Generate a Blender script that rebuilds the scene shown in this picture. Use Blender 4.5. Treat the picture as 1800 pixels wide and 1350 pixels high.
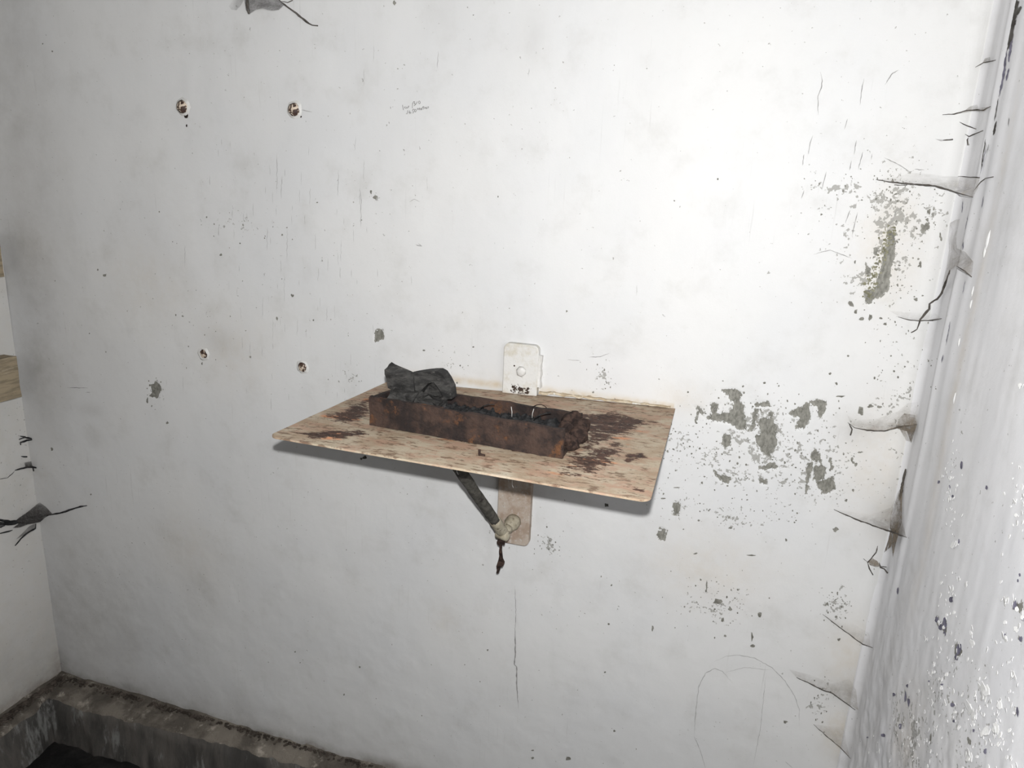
import bpy, bmesh, math, random
import numpy as np
from mathutils import Vector, Matrix, geometry

for o in list(bpy.data.objects):
    bpy.data.objects.remove(o)
scene = bpy.context.scene
COL = scene.collection
random.seed(7)

# ------------------------------------------------------------------ camera
F_PX = 1230.23
YAW, PITCH, ROLL = 0.2877, 0.2612, -0.0439
CAM = np.array([0.3422, -1.3337, 1.5669])
_f = np.array([-math.sin(YAW) * math.cos(PITCH), math.cos(YAW) * math.cos(PITCH), -math.sin(PITCH)])
_r = np.array([math.cos(YAW), math.sin(YAW), 0.0])
_d = np.cross(_f, _r)
_r2 = _r * math.cos(ROLL) + _d * math.sin(ROLL)
_d2 = -_r * math.sin(ROLL) + _d * math.cos(ROLL)
ROT = np.array([_r2, _d2, _f])
cam_data = bpy.data.cameras.new('camera')
cam = bpy.data.objects.new('camera', cam_data)
COL.objects.link(cam)
cam_data.sensor_width = 36.0
cam_data.lens = F_PX / 1800.0 * 36.0
cam_data.clip_start = 0.01
cam.matrix_world = Matrix(((_r2[0], -_d2[0], -_f[0], CAM[0]),
                           (_r2[1], -_d2[1], -_f[1], CAM[1]),
                           (_r2[2], -_d2[2], -_f[2], CAM[2]),
                           (0, 0, 0, 1)))
scene.camera = cam

# ------------------------------------------------------------------ light: the flash just above the lens, dim ambient
world = bpy.data.worlds.new('dark_room')
scene.world = world
world.use_nodes = True
world.node_tree.nodes['Background'].inputs[0].default_value = (0.8, 0.85, 0.9, 1)
world.node_tree.nodes['Background'].inputs[1].default_value = 0.0
fl = bpy.data.lights.new('flash', 'SPOT')
fl.energy = 91.0
fl.color = (1.0, 0.995, 0.985)
fl.shadow_soft_size = 0.010
fl.spot_size = math.radians(180)
fl.spot_blend = 0.15
flash = bpy.data.objects.new('flash', fl)
COL.objects.link(flash)
flash.location = (0.34, -1.33, 1.63)
aim = Vector((0.12, 0.0, 1.15)) - flash.location
flash.rotation_euler = aim.to_track_quat('-Z', 'Y').to_euler()

vs = scene.view_settings
vs.view_transform = 'Standard'
vs.look = 'None'
vs.exposure = 0.0
vs.gamma = 1.0
vs.use_curve_mapping = False

# ------------------------------------------------------------------ room measures
XL, XR = -1.412, 0.685
YF = -2.6
ZC = 2.7
SZ = 1.18          # top of the shelf

# ------------------------------------------------------------------ numpy noise
_TAB = {}
def vnoise(x, y, seed=0):
    if seed not in _TAB: _TAB[seed] = np.random.RandomState(seed).rand(256, 256)
    t = _TAB[seed]
    xi = np.floor(x).astype(int); yi = np.floor(y).astype(int)
    fx = x - xi; fy = y - yi
    fx = fx * fx * fx * (fx * (fx * 6 - 15) + 10); fy = fy * fy * fy * (fy * (fy * 6 - 15) + 10)
    a = t[xi % 256, yi % 256]; b = t[(xi + 1) % 256, yi % 256]
    c = t[xi % 256, (yi + 1) % 256]; d = t[(xi + 1) % 256, (yi + 1) % 256]
    return (a * (1 - fx) + b * fx) * (1 - fy) + (c * (1 - fx) + d * fx) * fy - 0.5

def fbm(x, y, seed=0, octv=3):
    s = 0; a = 1.0
    for k in range(octv):
        s = s + a * vnoise(x * 2 ** k + 17.3 * k, y * 2 ** k + 5.1 * k, seed + k); a *= 0.5
    return s

FR_ = 0.032
def fillet(s):              # plaster rounded into the right hand corner
    k = np.clip(FR_ - s, 0, FR_ * 0.80)
    return FR_ - np.sqrt(FR_ ** 2 - k ** 2)

def relief_back(x, z):      # towards the room positive
    x = np.asarray(x, float); z = np.asarray(z, float)
    lo = 0.006 * fbm(x * 3.1 + 40, z * 2.6 + 40, 11, 2) + 0.0014 * fbm(x * 14 + 60, z * 10 + 60, 21, 2)
    lo = lo + 0.0003 * fbm(x * 60 + 90, z * 45 + 90, 31, 2)
    # lumpier plaster in the lower and right hand part
    low = np.clip((1.25 - z) / 0.8, 0, 1)
    lo = lo + low * 0.0010 * fbm(x * 22 + 10, z * 22 + 10, 41, 2)
    # soft cove into the right hand corner
    c = np.clip((x - (XR - 0.06)) / 0.06, 0, 1)
    return lo * (1 - 0.6 * c) + fillet(XR - x)

def relief_right(y, z):     # towards the room positive
    y = np.asarray(y, float); z = np.asarray(z, float)
    edge = -0.085 + 0.01 * np.sin(z * 3.0) + 0.008 * fbm(z * 5 + 9, z * 0 + 3, 55, 1)
    ridge = 0.0028 * np.exp(-((y - edge) / 0.012) ** 2) + 0.0018 * np.exp(-((y - edge + 0.05) / 0.016) ** 2)
    ridge = ridge * np.clip((z - 0.7) / 0.6, 0.2, 1)
    lo = 0.006 * fbm(y * 4 + 70, z * 2.2 + 70, 61, 2) + 0.0012 * fbm(y * 30 + 30, z * 4 + 30, 71, 2)
    low = np.clip((1.15 - z) / 0.5, 0, 1)
    lo = lo + low * 0.003 * fbm(y * 45 + 12, z * 35 + 12, 81, 2)
    c = np.clip((y + 0.06) / 0.06, 0, 1)
    return (lo + ridge) * (1 - c) + fillet(-y)

def relief_left(y, z):
    y = np.asarray(y, float); z = np.asarray(z, float)
    return 0.006 * fbm(y * 4 + 20, z * 3 + 20, 91, 2) + 0.0015 * fbm(y * 20 + 20, z * 16 + 20, 95, 2)

# ------------------------------------------------------------------ pixel helpers: where a sight line of the photograph meets a surface of the room
def ray(px, py):
    return ROT.T @ np.array([(px - 900) / F_PX, (py - 675) / F_PX, 1.0])

def on(px, py, axis, v):
    d = ray(px, py); t = (v - CAM[axis]) / d[axis]
    return CAM + t * d

def surf(px, py, lift=0.0):
    """point and normal on the wall seen at a pixel, lifted off it by `lift`"""
    d = ray(px, py)
    c = [((0 - CAM[1]) / d[1], 'B')]
    if d[0] > 1e-6: c.append(((XR - CAM[0]) / d[0], 'R'))
    if d[0] < -1e-6: c.append(((XL - CAM[0]) / d[0], 'L'))
    t, w = min(a for a in c if a[0] > 0)
    P = CAM + t * d
    for _ in range(3):
        if w == 'B': h = float(relief_back(P[0], P[2])) + lift; P = on(px, py, 1, -h); n = np.array([0, -1.0, 0])
        elif w == 'R': h = float(relief_right(P[1], P[2])) + lift; P = on(px, py, 0, XR - h); n = np.array([-1.0, 0, 0])
        else: h = float(relief_left(P[1], P[2])) + lift; P = on(px, py, 0, XL + h); n = np.array([1.0, 0, 0])
    return P, n

def crop(ox, oy, s, pts):
    return [(ox + p[0] / s, oy + p[1] / s) + tuple(p[2:]) for p in pts]

# ------------------------------------------------------------------ materials
ALBEDO = 0.86     # dims every surface colour to weaken bounced light
class M:
    def __init__(self, name, rough=0.85, spec=0.25):
        self.m = bpy.data.materials.new(name); self.m.use_nodes = True
        self.t = self.m.node_tree; self.n = self.t.nodes; self.l = self.t.links
        self.b = self.n['Principled BSDF']; self.out = self.n['Material Output']
        self.b.inputs['Roughness'].default_value = rough
        self.b.inputs['Specular IOR Level'].default_value = spec
        self.co = self.n.new('ShaderNodeTexCoord').outputs['Object']
    def set(self, sock, v):
        if hasattr(v, 'is_output'): self.l.new(v, sock)
        elif isinstance(v, (tuple, list)) and len(v) == 3 and sock.type == 'RGBA': sock.default_value = (*[c * ALBEDO for c in v], 1)
        else: sock.default_value = v
    def scaled(self, sc, off=(0, 0, 0)):
        mp = self.n.new('ShaderNodeMapping'); self.l.new(self.co, mp.inputs[0])
        mp.inputs['Scale'].default_value = sc; mp.inputs['Location'].default_value = off
        return mp.outputs[0]
    def noise(self, scale, detail=4, rough=0.6, sc=None, off=(0, 0, 0), dist=0.0):
        n = self.n.new('ShaderNodeTexNoise')
        self.l.new(self.scaled(sc or (1, 1, 1), off), n.inputs['Vector'])
        n.inputs['Scale'].default_value = scale; n.inputs['Detail'].default_value = detail
        n.inputs['Roughness'].default_value = rough; n.inputs['Distortion'].default_value = dist
        return n.outputs['Fac']
    def attr(self, name):
        a = self.n.new('ShaderNodeAttribute'); a.attribute_name = name; return a.outputs['Fac']
    def math(self, op, a, b=0.0, clamp=False):
        n = self.n.new('ShaderNodeMath'); n.operation = op; n.use_clamp = clamp
        self.set(n.inputs[0], a); self.set(n.inputs[1], b); return n.outputs[0]
    def step(self, v, lo, hi, a=0.0, b=1.0):
        n = self.n.new('ShaderNodeMapRange'); n.interpolation_type = 'SMOOTHSTEP'; n.clamp = True
        self.set(n.inputs['Value'], v); n.inputs['From Min'].default_value = lo; n.inputs['From Max'].default_value = hi
        n.inputs['To Min'].default_value = a; n.inputs['To Max'].default_value = b
        return n.outputs[0]
    def mix(self, fac, a, b):
        n = self.n.new('ShaderNodeMix'); n.data_type = 'RGBA'
        self.set(n.inputs[0], fac); self.set(n.inputs[6], a); self.set(n.inputs[7], b); return n.outputs[2]
    def color(self, v): self.set(self.b.inputs['Base Color'], v)
    def bump(self, h, strength=0.4, dist=0.002):
        n = self.n.new('ShaderNodeBump'); n.inputs['Strength'].default_value = strength; n.inputs['Distance'].default_value = dist
        self.set(n.inputs['Height'], h); self.l.new(n.outputs[0], self.b.inputs['Normal'])

def wall_material(name, base, cool, streak=1.0, fine_scale=1.0):
    m = M(name, 0.62, 0.3)
    big = m.noise(2.6, 5, 0.6)
    mid = m.noise(11, 6, 0.65)
    col = m.mix(m.step(big, 0.35, 0.7), base, cool)
    col = m.mix(m.step(mid, 0.48, 0.80, 0, 0.30), col, (0.40, 0.39, 0.36))
    # faint vertical brush streaks
    s1 = m.noise(1.0, 3, 0.6, sc=(170, 60, 5.5)); s2 = m.noise(4.0, 3, 0.6, off=(3, 3, 3))
    st = m.math('MULTIPLY', m.step(s1, 0.62, 0.74), m.step(s2, 0.48, 0.66))
    col = m.mix(m.math('MULTIPLY', st, 0.30 * streak), col, (0.30, 0.29, 0.28))
    # stains
    sn = m.noise(17, 6, 0.7, off=(9, 2, 4))
    stf = m.math('MULTIPLY', m.attr('stain'), m.step(sn, 0.25, 0.75, 0.45, 1.15), True)
    col = m.mix(stf, col, (0.20, 0.18, 0.155))
    wn = m.noise(30, 5, 0.7, off=(1, 7, 3))
    wf = m.math('MULTIPLY', m.attr('warm'), m.step(wn, 0.3, 0.7, 0.35, 1.1), True)
    col = m.mix(wf, col, (0.52, 0.42, 0.28))
    # specks of missing paint
    k1 = m.noise(115, 3, 0.6, off=(5, 5, 5)); k2 = m.noise(240, 2, 0.5)
    kk = m.math('ADD', m.math('MULTIPLY', k1, 0.7), m.math('MULTIPLY', k2, 0.3))
    sp = m.step(m.math('ADD', kk, m.math('MULTIPLY', m.math('MULTIPLY', m.attr('speck'), m.step(m.noise(26, 3, 0.6, off=(8, 1, 6)), 0.38, 0.56)), 0.20)), 0.655, 0.685)
    col = m.mix(m.math('MULTIPLY', sp, 0.75), col, (0.24, 0.235, 0.21))
    # chipped patches down to grey plaster
    c1 = m.noise(70, 4, 0.7, off=(2, 2, 8)); c2 = m.noise(190, 4, 0.65, sc=(1, 1, 0.5))
    cv = m.math('ADD', m.attr('chip'), m.math('ADD', m.math('MULTIPLY', m.math('SUBTRACT', c1, 0.5), 0.9),
                                              m.math('MULTIPLY', m.math('SUBTRACT', c2, 0.5), 1.0)))
    ch = m.math('MULTIPLY', m.step(cv, 0.52, 0.57), m.step(m.attr('chip'), 0.02, 0.12))
    pl = m.mix(m.step(c2, 0.3, 0.7), (0.125, 0.122, 0.105), (0.27, 0.265, 0.235))
    col = m.mix(ch, col, pl)
    m.color(col)
    h1 = m.noise(60 * fine_scale, 8, 0.7); h2 = m.noise(420, 3, 0.6)
    h = m.math('ADD', m.math('MULTIPLY', h1, 0.9), m.math('MULTIPLY', h2, 0.18))
    h = m.math('SUBTRACT', h, m.math('MULTIPLY', m.math('ADD', ch, m.math('MULTIPLY', sp, 0.7)), 0.35))
    m.bump(h, 0.30, 0.0016)
    return m.m

MAT = {}
MAT['wall_back'] = wall_material('old_white_paint', (0.665, 0.665, 0.66), (0.635, 0.64, 0.645))
MAT['wall_right'] = wall_material('old_grey_white_paint', (0.755, 0.755, 0.77), (0.70, 0.705, 0.73), 0.8, 0.8)
MAT['wall_left'] = wall_material('old_white_paint_left', (0.59, 0.585, 0.575), (0.55, 0.55, 0.54))

def simple(name, c1, c2, scale, rough=0.9, spec=0.15, bump=0.5, bd=0.003, c3=None, s3=None, sc=None, lo=0.4, hi=0.62):
    m = M(name, rough, spec)
    a = m.noise(scale, 6, 0.65, sc=sc)
    col = m.mix(m.step(a, lo, hi), c1, c2)
    if c3:
        b = m.noise(s3, 6, 0.7, off=(4, 9, 1), sc=sc)
        col = m.mix(m.step(b, 0.55, 0.68), col, c3)
    m.color(col)
    m.bump(m.noise(scale * 4, 6, 0.7, sc=sc), bump, bd)
    return m.m

MAT['plain'] = simple('darkened_unseen_room', (0.20, 0.195, 0.19), (0.16, 0.158, 0.15), 3)  # unseen front wall and ceiling, coloured dark to cut bounced light
MAT['floor'] = simple('black_wet_dirt', (0.008, 0.008, 0.008), (0.022, 0.021, 0.02), 9, 0.8, 0.2, 0.8, 0.01)
MAT['kerb'] = simple('grimy_cement', (0.10, 0.088, 0.075), (0.20, 0.178, 0.15), 9, 0.95, 0.1, 1.0, 0.008,
                     (0.36, 0.325, 0.28), 24)
MAT['kerb_face'] = simple('soiled_cement', (0.065, 0.062, 0.058), (0.12, 0.11, 0.10), 5, 0.95, 0.1, 0.7, 0.005, (0.22, 0.22, 0.21), 9, sc=(2.2, 2.2, 0.5))
MAT['dust'] = simple('dark_dust', (0.055, 0.046, 0.038), (0.12, 0.10, 0.085), 40, 1.0, 0.05, 0.9, 0.006)
MAT['wood'] = simple('weathered_wood', (0.34, 0.28, 0.19), (0.22, 0.18, 0.125), 14, 0.85, 0.2, 0.5, 0.002, (0.46, 0.40, 0.30), 9, sc=(6, 0.8, 6))
MAT['char'] = simple('charred_wood', (0.016, 0.0155, 0.015), (0.055, 0.053, 0.05), 30, 0.75, 0.3, 0.8, 0.003, (0.085, 0.08, 0.075), 60, sc=(1, 1, 2.5))
MAT['ash'] = simple('black_debris', (0.008, 0.009, 0.010), (0.045, 0.045, 0.046), 90, 0.8, 0.3, 1.0, 0.004)
MAT['rust'] = simple('deep_rust', (0.020, 0.0145, 0.0135), (0.058, 0.036, 0.028), 24, 0.85, 0.25, 1.0, 0.004, (0.115, 0.052, 0.024), 30)
MAT['rust_dark'] = simple('rust_clump', (0.028, 0.020, 0.018), (0.075, 0.048, 0.038), 90, 0.95, 0.1, 1.0, 0.003)
MAT['iron'] = simple('grimy_iron', (0.060, 0.056, 0.048), (0.115, 0.108, 0.092), 70, 0.85, 0.2, 1.0, 0.003, (0.028, 0.022, 0.02), 60)
MAT['iron_cream'] = simple('cream_paint_iron', (0.36, 0.32, 0.235), (0.47, 0.43, 0.335), 50, 0.7, 0.25, 0.8, 0.003, (0.11, 0.08, 0.055), 120, lo=0.35)
MAT['paint_white'] = simple('thick_white_paint', (0.68, 0.675, 0.66), (0.60, 0.59, 0.565), 40, 0.6, 0.3, 0.4, 0.002)
MAT['putty'] = simple('dirty_putty', (0.44, 0.35, 0.24), (0.58, 0.50, 0.38), 60, 0.9, 0.1, 0.6, 0.002, (0.70, 0.69, 0.64), 40)
MAT['crack'] = simple('dark_crack', (0.07, 0.065, 0.06), (0.14, 0.135, 0.125), 50, 1, 0.05, 0.3)  # dark grey tone of cracks and holes
MAT['crack_blue'] = simple('dark_violet_undercoat', (0.13, 0.125, 0.165), (0.24, 0.23, 0.30), 50, 1, 0.05, 0.3)
MAT['mark'] = simple('grey_scuff', (0.37, 0.37, 0.365), (0.45, 0.45, 0.445), 50, 1, 0.05, 0.3)
MAT['pencil'] = simple('pencil', (0.17, 0.165, 0.16), (0.27, 0.265, 0.26), 200, 0.7, 0.2, 0.3)
MAT['hair'] = simple('hair_crack', (0.26, 0.255, 0.25), (0.36, 0.355, 0.35), 80, 1, 0.05, 0.3)
MAT['plaster'] = simple('bare_plaster', (0.17, 0.165, 0.145), (0.28, 0.275, 0.245), 80, 1, 0.05, 0.6)
MAT['olive'] = simple('olive_plaster', (0.17, 0.165, 0.11), (0.30, 0.29, 0.21), 80, 1, 0.05, 0.6)
MAT['flake'] = simple('loose_paint', (0.66, 0.66, 0.65), (0.60, 0.60, 0.605), 60, 0.6, 0.3, 0.3)
MAT['strand'] = simple('dusty_thread', (0.07, 0.063, 0.055), (0.12, 0.11, 0.10), 90, 1, 0.05, 0.3)
MAT['strand_light'] = simple('pale_thread', (0.45, 0.44, 0.42), (0.58, 0.57, 0.55), 90, 1, 0.05, 0.3)

# wall bar: white paint above, rusty tan below the shelf
def bar_material():
    m = M('painted_flat_bar', 0.7, 0.25)
    n1 = m.noise(35, 5, 0.65); n2 = m.noise(130, 4, 0.7)
    sep = m.n.new('ShaderNodeSeparateXYZ'); m.l.new(m.co, sep.inputs[0])
    up = m.step(sep.outputs['Z'], 0.31, 0.35)
    white = m.mix(m.step(n1, 0.45, 0.7), (0.65, 0.645, 0.625), (0.54, 0.505, 0.43))
    tan = m.mix(m.step(n1, 0.38, 0.62), (0.32, 0.245, 0.19), (0.42, 0.36, 0.305))
    tan = m.mix(m.step(n2, 0.56, 0.66, 0, 0.7), tan, (0.49, 0.46, 0.43))
    col = m.mix(up, tan, white)
    # rust freckles just above the shelf
    d = m.math('ABSOLUTE', m.math('SUBTRACT', sep.outputs['Z'], 0.350))
    near = m.step(d, 0.003, 0.017, 0.24, 0.0)
    dx = m.math('ABSOLUTE', m.math('SUBTRACT', sep.outputs['X'], -0.004))
    near = m.math('MULTIPLY', near, m.step(dx, 0.012, 0.034, 1.0, 0.0))
    col = m.mix(m.step(m.math('ADD', n2, near), 0.69, 0.72), col, (0.045, 0.028, 0.02))
    m.color(col); m.bump(m.noise(150, 6, 0.7), 0.5, 0.002)
    return m.m
MAT['bar'] = bar_material()

def shelf_material():
    m = M('rusted_cream_sheet', 0.72, 0.25)
    a = m.noise(16, 6, 0.65, sc=(1, 1.6, 1)); b = m.noise(28, 5, 0.7, off=(3, 1, 2), sc=(0.7, 1.6, 1))
    col = m.mix(m.step(a, 0.38, 0.66), (0.47, 0.40, 0.30), (0.35, 0.262, 0.18))
    col = m.mix(m.step(b, 0.47, 0.62, 0, 0.7), col, (0.42, 0.26, 0.185))
    c = m.noise(13, 4, 0.6, off=(7, 7, 7))
    col = m.mix(m.step(c, 0.62, 0.72, 0, 0.7), col, (0.52, 0.465, 0.37))
    o = m.noise(24, 3, 0.6, off=(2, 8, 1), sc=(0.6, 1.6, 1))
    col = m.mix(m.math('MULTIPLY', m.step(o, 0.58, 0.66), m.step(m.attr('rust'), 0.15, 0.5, 0.0, 0.8)), col, (0.62, 0.24, 0.10))
    # small brown freckles
    f = m.noise(120, 4, 0.7, sc=(0.45, 1.3, 1)); f2 = m.noise(30, 3, 0.6, off=(5, 5, 0))
    fr = m.step(m.math('ADD', f, m.math('MULTIPLY', m.math('SUBTRACT', f2, 0.5), 0.45)), 0.545, 0.62)
    col = m.mix(m.math('MULTIPLY', fr, 0.8), col, (0.16, 0.10, 0.065))
    # thick rust
    r1 = m.noise(34, 7, 0.78, sc=(0.6, 1.5, 1)); r2 = m.noise(120, 5, 0.75, sc=(0.6, 1.4, 1))
    rv = m.math('ADD', m.math('MULTIPLY', m.math('SUBTRACT', r1, 0.5), 1.7), m.math('ADD', m.attr('rust'), m.math('MULTIPLY', m.math('SUBTRACT', r2, 0.5), 1.5)))
    rm = m.step(rv, 0.53, 0.66)
    rc = m.mix(m.step(r2, 0.4, 0.62), (0.030, 0.018, 0.015), (0.105, 0.055, 0.038))
    col = m.mix(rm, col, rc)
    m.color(col)
    h = m.math('ADD', m.noise(200, 5, 0.7), m.math('MULTIPLY', rm, 0.5))
    m.bump(h, 0.55, 0.002)
    return m.m
MAT['shelf'] = shelf_material()

def stud_material():
    m = M('flaked_stud', 0.6, 0.4)
    n = m.noise(85, 3, 0.6, dist=0.6); n2 = m.noise(300, 3, 0.6)
    col = m.mix(m.step(n2, 0.4, 0.65), (0.035, 0.018, 0.014), (0.085, 0.045, 0.03))
    col = m.mix(m.step(n, 0.50, 0.54), col, (0.62, 0.52, 0.42))
    m.color(col); m.bump(n, 0.8, 0.003)
    return m.m
MAT['stud'] = stud_material()

def web_material(name, c, amin, amax, scale=60, kd=1.0):
    m = M(name, 1.0, 0.0)
    n = m.noise(scale, 5, 0.7); n2 = m.noise(scale * 6, 3, 0.7)
    col = m.mix(m.step(n, 0.4, 0.6), c, tuple(v * 1.5 for v in c)); m.color(col)
    a = m.math('MULTIPLY', m.step(m.math('ADD', m.math('MULTIPLY', n, 0.7), m.math('MULTIPLY', n2, 0.3)), 0.3, 0.7, amin, amax), m.math('MULTIPLY', m.attr('dens'), kd), True)
    tr = m.n.new('ShaderNodeBsdfTransparent'); mx = m.n.new('ShaderNodeMixShader')
    m.set(mx.inputs[0], a); m.l.new(tr.outputs[0], mx.inputs[1]); m.l.new(m.b.outputs[0], mx.inputs[2])
    m.l.new(mx.outputs[0], m.out.inputs['Surface'])
    return m.m
MAT['web'] = web_material('brownish_cobweb', (0.175, 0.147, 0.115), 0.15, 1.25, 55, 0.55)
MAT['web_dark'] = web_material('sooty_cobweb', (0.045, 0.042, 0.04), 0.6, 1.2)
MAT['web_grey'] = web_material('grey_cobweb', (0.15, 0.145, 0.145), 0.4, 1.1, 45, 0.75)

# ------------------------------------------------------------------ object helpers
def link(name, me, mat=None, parent=None):
    o = bpy.data.objects.new(name, me); COL.objects.link(o)
    if mat is not None:
        for x in (mat if isinstance(mat, list) else [mat]): me.materials.append(x)
    if parent is not None:
        o.parent = parent
    return o

def thing(name, label, cat, loc=(0, 0, 0), group=None):
    o = bpy.data.objects.new(name, None); COL.objects.link(o)
    o.empty_display_size = 0.02
    o['label'] = label; o['category'] = cat
    if group: o['group'] = group
    ANCH[o.name] = Vector(loc); o.location = loc
    return o
ANCH = {}

def mesh(verts, faces, smooth=True, fix=True):
    me = bpy.data.meshes.new('m')
    me.from_pydata([tuple(map(float, v)) for v in verts], [], faces)
    if fix:
        bm = bmesh.new(); bm.from_mesh(me)
        bmesh.ops.recalc_face_normals(bm, faces=bm.faces); bm.to_mesh(me); bm.free()
    if smooth: me.polygons.foreach_set('use_smooth', [True] * len(me.polygons))
    me.update(); return me

def part(name, me, mat, parent):
    """world-space mesh turned into a child of a thing standing at its own anchor"""
    if parent is not None:
        root = parent
        off = Vector((0, 0, 0))
        while root is not None:
            off += Vector(root.location); root = root.parent
        me.transform(Matrix.Translation(-off))
    return link(name, me, mat, parent)

def tag(o, label, cat, group=None):
    o['label'] = label; o['category'] = cat
    if group: o['group'] = group
    return o

def centre(o):
    """puts the origin of a single mesh thing at its base"""
    me = o.data; co = np.array([v.co[:] for v in me.vertices])
    c = Vector(((co[:, 0].min() + co[:, 0].max()) / 2, (co[:, 1].min() + co[:, 1].max()) / 2, co[:, 2].min()))
    me.transform(Matrix.Translation(-c)); o.location = c
    return o

def grid_mesh(P, attrs=None, flip=False):
    """P: (n, m, 3) points"""
    n, m = P.shape[:2]
    me = bpy.data.meshes.new('g')
    idx = np.arange(n * m).reshape(n, m)
    q = np.stack([idx[:-1, :-1], idx[1:, :-1], idx[1:, 1:], idx[:-1, 1:]], -1).reshape(-1, 4)
    if flip: q = q[:, ::-1]
    me.vertices.add(n * m); me.vertices.foreach_set('co', P.reshape(-1).astype(np.float32))
    me.loops.add(q.size); me.loops.foreach_set('vertex_index', q.reshape(-1).astype(np.int32))
    me.polygons.add(len(q)); me.polygons.foreach_set('loop_start', np.arange(0, q.size, 4, dtype=np.int32))
    me.polygons.foreach_set('use_smooth', np.ones(len(q), bool))
    me.update(calc_edges=True)
    for k, v in (attrs or {}).items():
        a = me.attributes.new(k, 'FLOAT', 'POINT'); a.data.foreach_set('value', v.reshape(-1).astype(np.float32))
    return me

def hexa(c, n=(4, 4, 4), amp=0.0, freq=60, seed=0):
    """subdivided, roughened six-sided solid; c = 8 corners, bottom ring then top ring"""
    c = np.array(c, float)
    bm = bmesh.new(); cache = {}
    def V(i, j, k):
        if (i, j, k) in cache: return cache[(i, j, k)]
        u, v, w = i / n[0], j / n[1], k / n[2]
        b = (c[0] * (1 - u) + c[1] * u) * (1 - v) + (c[3] * (1 - u) + c[2] * u) * v
        t = (c[4] * (1 - u) + c[5] * u) * (1 - v) + (c[7] * (1 - u) + c[6] * u) * v
        p = b * (1 - w) + t * w
        if amp:
            p = p + amp * np.array([float(fbm(np.array(p[1] * freq + 50 + p[0] * 9), np.array(p[2] * freq + 50), seed, 2)),
                                    float(fbm(np.array(p[0] * freq + 50), np.array(p[2] * freq + 50 + p[1] * 9), seed + 5, 2)),
                                    float(fbm(np.array(p[0] * freq + 50), np.array(p[1] * freq + 50 + p[2] * 9), seed + 9, 2))])
        cache[(i, j, k)] = bm.verts.new(p); return cache[(i, j, k)]
    nx, ny, nz = n
    for i in range(nx):
        for j in range(ny):
            bm.faces.new([V(i, j, 0), V(i, j + 1, 0), V(i + 1, j + 1, 0), V(i + 1, j, 0)])
            bm.faces.new([V(i, j, nz), V(i + 1, j, nz), V(i + 1, j + 1, nz), V(i, j + 1, nz)])
    for i in range(nx):
        for k in range(nz):
            bm.faces.new([V(i, 0, k), V(i + 1, 0, k), V(i + 1, 0, k + 1), V(i, 0, k + 1)])
            bm.faces.new([V(i, ny, k), V(i, ny, k + 1), V(i + 1, ny, k + 1), V(i + 1, ny, k)])
    for j in range(ny):
        for k in range(nz):
            bm.faces.new([V(0, j, k), V(0, j, k + 1), V(0, j + 1, k + 1), V(0, j + 1, k)])
            bm.faces.new([V(nx, j, k), V(nx, j + 1, k), V(nx, j + 1, k + 1), V(nx, j, k + 1)])
    bmesh.ops.recalc_face_normals(bm, faces=bm.faces)
    me = bpy.data.meshes.new('h'); bm.to_mesh(me); bm.free()
    me.polygons.foreach_set('use_smooth', [False] * len(me.polygons))
    return me

def box8(x0, x1, y0, y1, z0, z1):
    return [(x0, y0, z0), (x1, y0, z0), (x1, y1, z0), (x0, y1, z0), (x0, y0, z1), (x1, y0, z1), (x1, y1, z1), (x0, y1, z1)]

def tube(pts, rad, seg=8, jit=0.0, seed=0):
    rnd = random.Random(seed)
    pts = [Vector(p) for p in pts]
    if not isinstance(rad, (list, tuple)): rad = [rad] * len(pts)
    vs_, fs = [], []
    up = Vector((0.123, 0.31, 0.94))
    for i, p in enumerate(pts):
        t = (pts[min(i + 1, len(pts) - 1)] - pts[max(i - 1, 0)]).normalized()
        a = t.cross(up).normalized(); b = t.cross(a)
        for k in range(seg):
            an = 2 * math.pi * k / seg
            r = rad[i] * (1 + jit * rnd.uniform(-1, 1))
            vs_.append(p + a * math.cos(an) * r + b * math.sin(an) * r)
    for i in range(len(pts) - 1):
        for k in range(seg):
            fs.append((i * seg + k, i * seg + (k + 1) % seg, (i + 1) * seg + (k + 1) % seg, (i + 1) * seg + k))
    fs.append(tuple(range(seg))); fs.append(tuple((len(pts) - 1) * seg + k for k in range(seg)))
    return mesh(vs_, fs)

def lathe(origin, axis, profile, seg=24, jit=0.0, seed=0):
    """profile: (along axis, radius)"""
    rnd = random.Random(seed)
    ax = Vector(axis).normalized(); a = ax.orthogonal().normalized(); b = ax.cross(a)
    o = Vector(origin); vs_, fs = [], []
    for (h, r) in profile:
        for k in range(seg):
            an = 2 * math.pi * k / seg; rr = r * (1 + jit * rnd.uniform(-1, 1))
            vs_.append(o + ax * h + (a * math.cos(an) + b * math.sin(an)) * rr)
    n = len(profile)
    for i in range(n - 1):
        for k in range(seg):
            fs.append((i * seg + k, i * seg + (k + 1) % seg, (i + 1) * seg + (k + 1) % seg, (i + 1) * seg + k))
    fs.append(tuple(range(seg))); fs.append(tuple((n - 1) * seg + k for k in range(seg)))
    return mesh(vs_, fs)

def merge(ms):
    bm = bmesh.new()
    for m_ in ms:
        bm.from_mesh(m_)
    me = bpy.data.meshes.new('j'); bm.to_mesh(me); bm.free()
    me.polygons.foreach_set('use_smooth', [True] * len(me.polygons))
    return me

def densify(pts, step=4.0, jit=0.0, rnd=random):
    out = [pts[0]]
    for a, b in zip(pts[:-1], pts[1:]):
        L = math.hypot(b[0] - a[0], b[1] - a[1]); n = max(1, int(L / step))
        for i in range(1, n + 1):
            t = i / n; j = jit if i < n else 0
            out.append((a[0] + (b[0] - a[0]) * t + rnd.uniform(-j, j), a[1] + (b[1] - a[1]) * t + rnd.uniform(-j, j)))
    return out

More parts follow.
